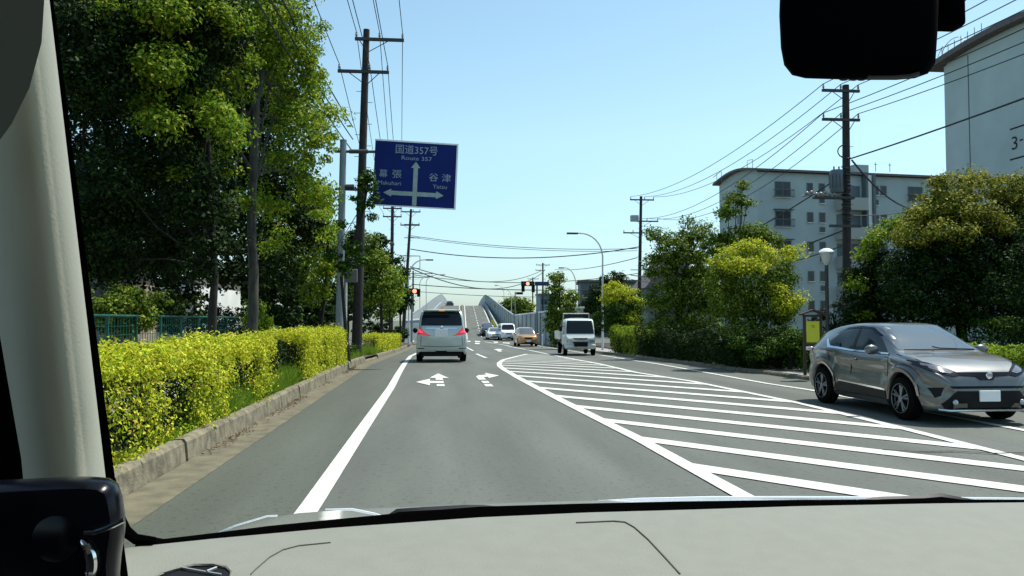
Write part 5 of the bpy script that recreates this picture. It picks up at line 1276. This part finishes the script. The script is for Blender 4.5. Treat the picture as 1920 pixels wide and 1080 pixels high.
# shrubs behind the fence and at the trunk foot
def shrub(px, py, Y, r, n, leaf, mat, label, name='shrub', extra=()):
    g_ = gnd(px, Y); cl = [C(px, py, Y, r)] + [C(*e) for e in extra]
    return tree(g_, cl, n, leaf, mat, label, trunk=[g_, (g_[0], Y, g_[2] + .3), (g_[0], Y, max(.5, cl[0][2] - .2))], name=name, cat='shrub', trunk_r=.04, sub_r=.22, limbs=3, zcut=gz(Y) + .1)
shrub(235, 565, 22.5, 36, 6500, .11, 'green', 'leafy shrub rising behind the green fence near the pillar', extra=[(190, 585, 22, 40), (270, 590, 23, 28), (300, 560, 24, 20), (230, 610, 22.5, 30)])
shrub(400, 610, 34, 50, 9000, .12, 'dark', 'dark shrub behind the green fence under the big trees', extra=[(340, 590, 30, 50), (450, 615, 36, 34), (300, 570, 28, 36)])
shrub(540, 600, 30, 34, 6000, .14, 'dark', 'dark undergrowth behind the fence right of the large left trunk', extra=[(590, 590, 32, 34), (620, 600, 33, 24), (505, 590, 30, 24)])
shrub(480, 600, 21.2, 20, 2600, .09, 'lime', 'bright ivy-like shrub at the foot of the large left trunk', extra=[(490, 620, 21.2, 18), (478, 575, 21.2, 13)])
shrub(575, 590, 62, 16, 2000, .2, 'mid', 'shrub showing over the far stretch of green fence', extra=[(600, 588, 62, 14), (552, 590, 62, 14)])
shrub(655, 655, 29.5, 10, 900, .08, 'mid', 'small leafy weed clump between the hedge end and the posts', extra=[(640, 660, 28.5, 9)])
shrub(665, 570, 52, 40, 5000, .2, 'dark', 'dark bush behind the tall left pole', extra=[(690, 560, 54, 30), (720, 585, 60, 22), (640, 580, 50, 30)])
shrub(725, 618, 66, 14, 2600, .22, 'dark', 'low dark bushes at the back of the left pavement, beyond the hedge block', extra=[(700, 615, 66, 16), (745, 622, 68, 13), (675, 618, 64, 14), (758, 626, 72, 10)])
# the row of trees beyond the driveway on the left
G4 = 'trees lining the left pavement beyond the sign'
def rtree(label, px, Y, cl, n, leaf, mat, r=.12): 
    g_ = gnd(px, Y); return tree(g_, [C(*c) for c in cl], n, leaf, mat, label, trunk=[g_, (g_[0] + .1, Y, g_[2] + 1.5), (g_[0], Y, cl and at(cl[0][0], cl[0][1], Y).z)], trunk_r=r, sub_r=.5, group=G4)
rtree('nearest tree of the left row, sparse green over the yellow hedge block', 712, 46, [(700, 490, 46, 28), (715, 540, 46, 28), (690, 550, 46, 24), (735, 520, 47, 20), (700, 450, 46, 16), (728, 570, 47, 14)], 7000, .17, 'green')
rtree('second tree of the left row, with a bright lower crown behind the hedge block', 728, 53, [(735, 520, 54, 20), (738, 560, 54, 20), (722, 590, 54, 12), (745, 540, 54, 15)], 4000, .2, 'lime', .1)
rtree('taller pointed tree behind the left row', 712, 66, [(715, 450, 66, 14), (705, 480, 66, 24), (725, 490, 66, 22), (690, 520, 66, 26), (680, 470, 66, 18)], 5000, .28, 'dark')
rtree('last tree of the left row, beside the left traffic signal', 748, 62, [(752, 510, 62, 12), (756, 550, 62, 14), (748, 575, 62, 12), (760, 485, 62, 8), (764, 565, 62, 8)], 2600, .22, 'dark', .1)
rtree('broad dark tree in the left row behind the sign pole', 650, 60, [(650, 480, 60, 40), (665, 530, 60, 40), (640, 560, 60, 30), (690, 500, 62, 30), (670, 440, 60, 20)], 9000, .26, 'dark')

# right-hand side
def stree(label, px, Y, cl, n, leaf, mat, r=.12, sub=.3, second=None, group=None, name='broadleaf_tree', core=.12, bark='bark', limbs=5):
    g_ = gnd(px, Y); g_ = (g_[0], Y, gz(Y) + .1)
    s2 = None
    if second: s2 = ([C(*c) for c in second[0]], second[1], second[2], second[3])
    return tree(g_, [C(*c) for c in cl], n, leaf, mat, label, trunk=[g_, (g_[0] + .08, Y, g_[2] + .8), (g_[0] - .05, Y, at(cl[0][0], cl[0][1], Y).z)], trunk_r=r, sub_r=sub, second=s2, group=group, name=name, core=core, bark=bark, limbs=limbs)
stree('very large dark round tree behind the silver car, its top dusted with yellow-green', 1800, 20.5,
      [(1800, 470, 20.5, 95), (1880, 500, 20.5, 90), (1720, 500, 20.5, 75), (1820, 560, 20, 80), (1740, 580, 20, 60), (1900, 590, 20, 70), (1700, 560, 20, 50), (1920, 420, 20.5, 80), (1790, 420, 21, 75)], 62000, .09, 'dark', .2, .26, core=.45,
      second=([(1780, 355, 20.5, 42), (1830, 350, 20.5, 38), (1740, 395, 20.5, 36), (1890, 355, 20.5, 42), (1850, 410, 19.8, 30), (1930, 380, 20, 45), (1800, 395, 20, 38), (1880, 420, 19.6, 26), (1700, 440, 19.8, 26), (1735, 440, 19.6, 22), (1770, 430, 19.5, 22), (1810, 440, 19.4, 20), (1720, 400, 20, 24)], 17000, 'olive', 'yellowish crown-top leaves, coloured as if sunlit'))  # sunlight on the crown top is put into the paler leaf colour
stree('smaller dark tree with a yellow-green cap, left of the very large tree', 1640, 22.5,
      [(1650, 500, 22.5, 45), (1630, 560, 22.5, 42), (1680, 560, 22.5, 45), (1610, 600, 22.5, 34), (1610, 520, 22.5, 30), (1660, 620, 22.5, 40)], 22000, .085, 'dark', .13, .24, core=.4,
      second=([(1670, 425, 22.5, 24), (1700, 432, 22.5, 18), (1640, 450, 22.3, 24), (1620, 480, 22.2, 18), (1605, 535, 22, 16), (1620, 590, 22, 14), (1690, 450, 22.3, 22)], 4200, 'lime', 'yellow-green cap of the crown'))
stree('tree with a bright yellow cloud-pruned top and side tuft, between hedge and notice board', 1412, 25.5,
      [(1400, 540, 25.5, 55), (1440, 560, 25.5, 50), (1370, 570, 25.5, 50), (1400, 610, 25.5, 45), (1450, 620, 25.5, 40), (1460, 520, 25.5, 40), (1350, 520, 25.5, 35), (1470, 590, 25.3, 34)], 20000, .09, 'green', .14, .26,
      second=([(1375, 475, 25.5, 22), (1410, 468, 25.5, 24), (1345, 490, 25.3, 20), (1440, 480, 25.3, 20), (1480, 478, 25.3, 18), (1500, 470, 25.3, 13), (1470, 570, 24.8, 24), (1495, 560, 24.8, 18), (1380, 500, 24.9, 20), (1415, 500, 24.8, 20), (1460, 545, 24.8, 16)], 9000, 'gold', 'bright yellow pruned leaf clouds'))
stree('loose green tree with a tall thin leading shoot, left of the apartment block', 1372, 33,
      [(1380, 445, 33, 28), (1365, 400, 33, 22), (1380, 372, 33, 17), (1392, 350, 33, 10), (1420, 440, 33, 28), (1450, 455, 33, 20), (1340, 460, 33, 28), (1400, 385, 33, 13)], 6500, .13, 'green', .1, .3)
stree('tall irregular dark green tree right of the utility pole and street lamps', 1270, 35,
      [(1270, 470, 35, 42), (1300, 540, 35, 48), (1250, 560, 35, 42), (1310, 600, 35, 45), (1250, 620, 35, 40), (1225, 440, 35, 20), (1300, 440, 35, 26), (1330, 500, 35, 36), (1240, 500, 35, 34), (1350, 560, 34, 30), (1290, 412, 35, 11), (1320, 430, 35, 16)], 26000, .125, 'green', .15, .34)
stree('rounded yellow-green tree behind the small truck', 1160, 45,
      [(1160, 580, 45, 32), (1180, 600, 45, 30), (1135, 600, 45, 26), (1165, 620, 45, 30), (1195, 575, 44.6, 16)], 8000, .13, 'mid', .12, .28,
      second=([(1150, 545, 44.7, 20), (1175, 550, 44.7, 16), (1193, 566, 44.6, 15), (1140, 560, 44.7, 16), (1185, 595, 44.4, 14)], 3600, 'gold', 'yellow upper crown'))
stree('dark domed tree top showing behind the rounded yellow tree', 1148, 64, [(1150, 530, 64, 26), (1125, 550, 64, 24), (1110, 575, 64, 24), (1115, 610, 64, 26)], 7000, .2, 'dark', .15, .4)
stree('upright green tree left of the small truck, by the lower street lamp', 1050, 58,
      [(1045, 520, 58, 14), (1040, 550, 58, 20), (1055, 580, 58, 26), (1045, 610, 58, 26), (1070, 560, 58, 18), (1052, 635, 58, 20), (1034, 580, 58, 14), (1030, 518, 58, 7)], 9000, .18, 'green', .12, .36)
stree('round dark tree standing behind the overpass wall', 968, 135, [(960, 572, 135, 14), (975, 570, 135, 15), (988, 578, 135, 13), (945, 576, 135, 10), (970, 588, 135, 16)], 4500, .45, 'green', .3, .9)
stree('small cloud-pruned pine behind the park lamp', 1565, 27, [(1545, 590, 27, 13, .8), (1575, 575, 27, 14), (1590, 560, 27, 12), (1560, 615, 27, 16), (1530, 600, 27, 10), (1580, 610, 27, 14), (1556, 640, 27, 16)], 4200, .07, 'pine', .06, .16, name='pine_tree')
stree('plump bush between the pruned tree and the notice board', 1480, 23.5, [(1480, 640, 23.5, 24), (1500, 660, 23.5, 18), (1450, 650, 23.5, 22), (1420, 660, 23.5, 20), (1385, 640, 24, 18)], 6500, .075, 'mid', .05, .2, name='shrub')
stree('dark tree at the far right edge in front of the numbered gable', 1960, 17, [(1960, 520, 17, 90), (1950, 620, 17, 60), (2020, 450, 17, 110)], 12000, .09, 'dark', .15, .28)
# distant tree belts behind everything
stree('distant tree belt seen behind the left row', 600, 95, [(620, 560, 95, 40), (560, 540, 95, 50), (500, 550, 95, 50), (680, 570, 95, 30), (440, 540, 95, 60), (725, 582, 95, 20)], 12000, .45, 'dark', .3, 1.0)
stree('distant tree belt between the dark building and the right pole', 1180, 105, [(1180, 570, 105, 30), (1230, 560, 105, 40), (1120, 580, 105, 24), (1290, 560, 105, 40)], 9000, .45, 'dark', .3, 1.0)

# ================================================================== the car we sit in
t = empty('our_car', (0, 0, 0), 0, 'pale car interior we look out of: dashboard, windscreen pillar, black mirror', 'car')
def grid_mesh(name, rows, mat, parent, smooth=True):
    n = len(rows[0]); vs = [tuple(p) for r_ in rows for p in r_]
    fs = [(j * n + i, j * n + i + 1, (j + 1) * n + i + 1, (j + 1) * n + i) for j in range(len(rows) - 1) for i in range(n - 1)]
    me = bpy.data.meshes.new(name); me.from_pydata(vs, [], fs); me.update(); return mesh_obj(name, me, mat, parent, smooth)
ZD = 1.37
def pz(px, py, z):
    d = ray(px, py); k = (z - CAM_Z) / d.z; return Vector((d.x * k, d.y * k, z))
edge_px = [(120, 1060), (240, 1027), (265, 1024), (400, 1010), (500, 1001), (620, 990), (760, 980), (900, 970), (1100, 961), (1280, 956), (1500, 949), (1750, 944), (1920, 942), (2100, 941), (2500, 946)]
E = [pz(x, y, ZD) for x, y in edge_px]
rows = [[Vector((e.x, e.y + .012, e.z - .02)) for e in E], [Vector((e.x, e.y + .004, e.z - .004)) for e in E], E]
for k in range(1, 15):
    f = k / 14; rows.append([Vector((e.x * (1 + .12 * f) - .02 * f, e.y - .62 * f * min(1, e.y), ZD - .006 * math.sin(min(1, f * 5) * 1.57) - .085 * f ** 1.6)) for e in E])
dash = grid_mesh('dashboard', rows, M['dash'], t)
bvd = BVHTree.FromPolygons([tuple(v.co) for v in dash.data.vertices], [tuple(p.vertices) for p in dash.data.polygons])
def on_dash(px, py, off=.0008):
    d = ray(px, py).normalized(); h, nn, _, _ = bvd.ray_cast(Vector((0, 0, CAM_Z)), d)
    if h is None: return pz(px, py, ZD - .03)
    if nn.z < 0: nn = -nn
    return h + nn * off
# panel seam of the dashboard lid
m = MB(); m.tube([on_dash(x, y) for x, y in [(470, 1078), (480, 1068), (505, 1046), (530, 1032), (560, 1024), (620, 1018)]], .0006, 5); m.build('lid_seam', nmat('seam', (.11, .113, .095), .9), dash)
m = MB(); m.tube([on_dash(x, y) for x, y in [(1080, 981), (1150, 978), (1172, 980), (1190, 990), (1215, 1012), (1245, 1044), (1275, 1077)]], .0008, 5); m.build('lid_seam', MATS['seam'], dash)
# demister vent
m = MB(); pts = [(305, 1079), (330, 1071), (365, 1064), (400, 1063), (425, 1068), (434, 1076), (432, 1090), (380, 1104), (310, 1098), (290, 1088)]
m.add([on_dash(x, y, .0012) for x, y in pts], [tuple(range(len(pts)))]); v = m.build('air_vent', M['black'], dash)
m = MB(); m.tube([on_dash(x, y, .0025) for x, y in pts + pts[:1]], .0016, 5); m.build('vent_trim', M['dash'], v, True)
m = MB(); m.tube([on_dash(x, y, .003) for x, y in [(336, 1069), (380, 1077), (415, 1083)]], .001, 5); m.tube([on_dash(x, y, .004) for x, y in [(388, 1079), (406, 1072)]], .0013, 5); m.build('vent_slat', M['steel'], v)
# dark rubber band and windscreen
top_px = [(120, 1020), (216, 905), (230, 975), (262, 1014), (300, 1018), (400, 1008), (500, 994), (620, 979), (760, 967), (900, 956), (1100, 949), (1280, 944), (1500, 940), (1750, 939), (1920, 940), (2100, 941)]
Yb = .04
def seal_pts(px, dY):
    return [Vector(p) for p in px]
band_t, band_b = [], []
for (x, y) in [(255, 1008), (300, 1016), (400, 1004), (500, 991), (620, 979), (760, 965), (900, 954), (1100, 948), (1280, 944), (1500, 941), (1750, 940), (1920, 940.5), (2100, 941), (2500, 944)]:
    ebY = float(np.interp(x, [p[0] for p in edge_px], [e.y for e in E])); p = at(x, y, ebY + .035); band_t.append(p); band_b.append(Vector((p.x, p.y - .02, p.z - .06)))
rows = [[p + Vector((0, .012, .0)) for p in band_t], band_t, band_b]
grid_mesh('windscreen_seal', rows, M['seal'], t)
# wiper blade and arm lying on the glass foot
wy = lambda x: float(np.interp(x, [p[0] for p in edge_px], [e.y for e in E])) + .065
m = MB(); m.tube([at(x, y, wy(x)) for x, y in [(722, 974), (745, 965), (800, 962), (870, 959), (905, 957), (940, 958), (1000, 962), (1040, 962)]], [.003, .007, .0075, .008, .007, .005, .004, .003], 6); m.build('wiper', M['black'], t, True)
m = MB(); m.tube([at(x, y, wy(x) + .01) for x, y in [(1600, 941), (1650, 938), (1730, 936), (1760, 934), (1790, 937), (1830, 940)]], [.002, .005, .005, .007, .005, .002], 6); m.build('wiper', M['black'], t, True)
# bonnet seen beyond the glass
hp = [(385, 1010), (430, 992), (490, 974), (560, 962), (660, 955), (780, 950), (900, 945), (1050, 940), (1200, 936.5), (1400, 934.5), (1600, 935), (1920, 937), (2200, 941), (2500, 948)]
far_ = []
for x, y in hp:
    Yh = float(np.interp(x, [385, 480, 900, 1400, 2500], [1.05, 1.6, 1.9, 2.0, 2.0])); far_.append(at(x, y, Yh))
near_ = []
for i, (x, y) in enumerate(hp):
    xx = min(max(x, 400), 2500); yy = float(np.interp(xx, [400, 500, 620, 900, 1280, 1920, 2500], [1010, 1003, 992, 968, 956, 952, 958])); near_.append(at(xx, yy, float(np.interp(xx, [400, 1280, 2500], [.97, 1.1, 1.15]))))
mid_ = [a.lerp(b_, .5) + Vector((0, 0, -.004)) for a, b_ in zip(near_, far_)]
low_ = [p + Vector((0, .05, -.12)) for p in far_]
grid_mesh('bonnet', [near_, mid_, far_, [p + Vector((0, .03, -.02)) for p in far_], low_], M['hood'], t)
m = MB(); m.tube([at(x, y, 1.25) for x, y in [(395, 1006), (440, 986), (500, 968), (520, 967)]], .0014, 5); m.build('bonnet_edge', M['sign_edge'], t, True)
m = MB(); m.tube([at(x, y, 1.98) for x, y in [(1120, 939), (1200, 936), (1330, 933.5), (1500, 933), (1700, 934), (1920, 935.5), (2100, 938)]], [.001, .0035, .0045, .004, .0045, .0035, .002], 5); m.build('bonnet_highlight', M['sign_edge'], t, True)  # white tube painting the highlight along the far bonnet edge
m = MB(); m.tube([at(x, y, 1.3) for x, y in [(610, 955), (660, 955), (700, 963), (728, 971)]], [.001, .002, .002, .0015], 5); m.build('washer_ridge', M['sign_edge'], t, True)
# left windscreen pillar: trim turning away to the left, black rubber at its right edge
def pil(px, py, Y): return at(px, py, Y)
R0, R1 = [], []
ks = [-260, -120, 0, 120, 260, 420, 600, 780, 900, 1010, 1100]
rx = lambda y: float(np.interp(y, [-260, 0, 890, 1100], [60, 92, 197, 222]))
bw = lambda y: float(np.interp(y, [-260, 0, 100, 500, 890, 1100], [6, 7, 9, 12, 17, 20]))
Yp = lambda y: float(np.interp(y, [-260, 900], [.42, .66]))
prof_p = [(1, .06), (0, .040), (-7, .026), (-17, .0145), (-30, .005), (-48, -.003), (-35, -.012), (-70, -.02), (-105, -.018), (-140, -.004), (-175, .02), (-205, .06), (-225, .12), (-240, .2)]
rows = [[pil(rx(y) + a, y, Yp(y) + d) for a, d in prof_p] for y in ks]
pilr = grid_mesh('windscreen_pillar', rows, M['trim'], t)
rows = [[pil(rx(y) + bw(y) + 1, y, Yp(y) + .09), pil(rx(y) + bw(y), y, Yp(y) + .056), pil(rx(y) - 2, y, Yp(y) + .055), pil(rx(y) - 4, y, Yp(y) + .09)] for y in ks]
grid_mesh('pillar_seal', rows, M['seal'], t)
m = MB()
rows = [[pil(x, y, Yp(y) - .045) for x, y in r_] for r_ in ([(-60, 330), (-60, 500), (-60, 700), (-60, 900), (-60, 1100)], [(-50, 430), (-12, 560), (12, 700), (40, 860), (62, 1100)])]
grid_mesh('door_seal', rows, M['seal'], t)
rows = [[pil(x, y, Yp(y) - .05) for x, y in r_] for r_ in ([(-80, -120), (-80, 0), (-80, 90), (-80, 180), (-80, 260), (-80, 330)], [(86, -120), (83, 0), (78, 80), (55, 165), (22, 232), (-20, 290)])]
grid_mesh('pillar_shade', rows, nmat('pillar_shade', (.10, .115, .105), .9, bump=.3, bscale=300, bdist=.001), t)  # dark panel standing in for the curved shadow on the upper pillar
# corner where the seal turns along the glass foot
m = MB(); m.tube([at(x, y, .862) for x, y in [(205, 900), (216, 945), (223, 972), (235, 996), (254, 1011), (290, 1014)]], [.006, .006, .006, .006, .0055, .004], 7); m.build('corner_seal', M['seal'], t, True)
# roof lining over our heads, door side behind the pillar
m = MB(); m.box((.35, -.55, 1.93), (1.7, 1.9, .03)); m.build('roof_lining', M['trim'], t)
m = MB(); m.box((.35, .36, 1.885), (1.4, .10, .06), bev=.02); m.build('roof_header', M['trim'], t)
m = MB(); m.box((-.62, -.3, .93), (.05, 1.6, 1.0)); m.build('door_panel', M['black'], t)
m = MB(); m.box((.35, -1.5, 1.2), (1.8, .1, 1.5)); m.build('rear_seats', M['black'], t)
# sun visor edge
# windscreen glass
gm = bpy.data.materials.new('windscreen_clear'); gm.use_nodes = True; gn = gm.node_tree; gn.nodes.clear()
tb = gn.nodes.new('ShaderNodeBsdfTransparent'); tb.inputs[0].default_value = (.985, .985, .985, 1); go = gn.nodes.new('ShaderNodeOutputMaterial'); gn.links.new(tb.outputs[0], go.inputs[0])
low = [Vector((e.x, e.y + .045, e.z - .03)) for e in E[1:14]]; upx = [Vector((-.52 + 1.75 * i / 12, .34 + .05 * math.sin(math.pi * i / 12), 1.90)) for i in range(13)]
grid_mesh('windscreen', [low, [a.lerp(b_, .5) + Vector((0, .02, .015)) for a, b_ in zip(low, upx)], upx], gm, t)
# rear-view mirror
def rr(cx, cy, w, h, r, n=6):
    o = []
    for sx, sy, a0 in ((1, 1, 0), (-1, 1, 90), (-1, -1, 180), (1, -1, 270)):
        for i in range(n + 1):
            a = R(a0 + 90 * i / n); o.append((cx + sx * (w / 2 - r) + r * math.cos(a), cy + sy * (h / 2 - r) + r * math.sin(a)))
    return o
MY = .62
pxm = [(1463, -40), (1461, 30), (1464, 90), (1470, 122), (1485, 141), (1510, 147), (1600, 150), (1680, 150), (1715, 147), (1740, 138), (1754, 118), (1758, 60), (1760, 0), (1757, -60), (1735, -95), (1690, -105), (1540, -105), (1480, -90)]
m = MB(); n = len(pxm); cxm = sum(p[0] for p in pxm) / n; cym = sum(p[1] for p in pxm) / n
rings = []
for sc_, dy in ((.90, -.012), (.975, -.008), (1, 0), (1, .018), (.96, .034), (.80, .046), (.4, .052)):
    rings.append([at(cxm + (x - cxm) * sc_, cym + (y - cym) * sc_, MY + dy) for x, y in pxm])
vs = [p for r_ in rings for p in r_]; fs = [(j * n + i, j * n + (i + 1) % n, (j + 1) * n + (i + 1) % n, (j + 1) * n + i) for j in range(6) for i in range(n)] + [tuple(range(n)), tuple(range(7 * n - 1, 6 * n - 1, -1))]
m.add(vs, fs); mir = m.build('rear_view_mirror', nmat('mirror_black', (.0015, .0015, .002), .9, spec=.02), t, True)
m = MB()
for x in (1582, 1600, 1615): m.ell(at(x, 147, MY - .004), (.0045, .003, .002), 8, 5)
m.build('mirror_button', M['black'], mir, True)
m = MB(); m.tube([at(x, y, MY - .009) for x, y in [(1625, 144), (1700, 143), (1722, 138)]], .0022, 6); m.build('mirror_trim', M['darksteel'], mir, True)
m = MB(); a = at(1755, 42, MY + .02); b_ = at(1785, 42, MY + .02); m.tube([a, b_], .008, 8)
c = at(1781, 20, MY + .02); m.rbox(c, (.018, .02, .032), .004); m.tube([at(1786, 5, MY + .02), at(1788, -60, MY + .03)], .008, 8)
for k in range(4): m.lathe([(.008, 0), (.0105, .0015), (.008, .003)], at(1787, 6 - 7 * k, MY + .022), 'Z', 12)
m.build('mirror_bracket', MATS['mirror_black'], mir, True)
# black holder clipped in front of the pillar foot
HY = .50
t2 = empty('dashboard_holder', at(110, 1080, HY), 0, 'glossy black rounded holder with a silver line, below the pale pillar', 'holder')
def hl(px, py, d=0): return at(px, py, HY + d) - Vector(t2.location)
outl = [(-60, 905), (0, 900), (60, 897), (120, 894), (170, 893), (205, 896), (222, 906), (230, 930), (235, 965), (236, 985), (233, 1010), (228, 1040), (225, 1075), (227, 1120), (-60, 1120)]
cx_, cy_ = 90, 1010; rings = []
for sc_, dy in ((.80, -.022), (.90, -.018), (.96, -.012), (.99, -.003), (1, .008), (.97, .05)):
    rings.append([hl(cx_ + (x - cx_) * sc_, cy_ + (y - cy_) * sc_, dy) for x, y in outl])
n = len(outl); vs = [p for r_ in rings for p in r_]
m = MB(); m.add(vs, [(j * n + i, j * n + (i + 1) % n, (j + 1) * n + (i + 1) % n, (j + 1) * n + i) for j in range(5) for i in range(n)] + [tuple(range(n))])
bd = m.build('housing', M['gloss_black'], t2, True)
m = MB(); m.tube([hl(x, y, -.0255) for x, y in [(158, 1000), (175, 999), (195, 993), (215, 984), (233, 975)]], .0014, 6); m.build('silver_line', M['chrome'], t2, True)
m = MB(); ring = [hl(110 + 62 * math.sin(q), 1058 - 62 * math.cos(q), -.024) for q in np.linspace(.75, 2.2, 14)]
m.tube(ring, [.0006] + [.0022] * 3 + [.003] * 7 + [.0022, .0015, .0006], 8); m.build('silver_arc', M['chrome'], t2, True)
m = MB(); m.lathe([(0, -.006), (.012, -.0055), (.0165, -.003), (.0175, .004)], hl(112, 1006, -.017), 'Y', 28); m.build('knob', M['gloss_black'], t2, True)
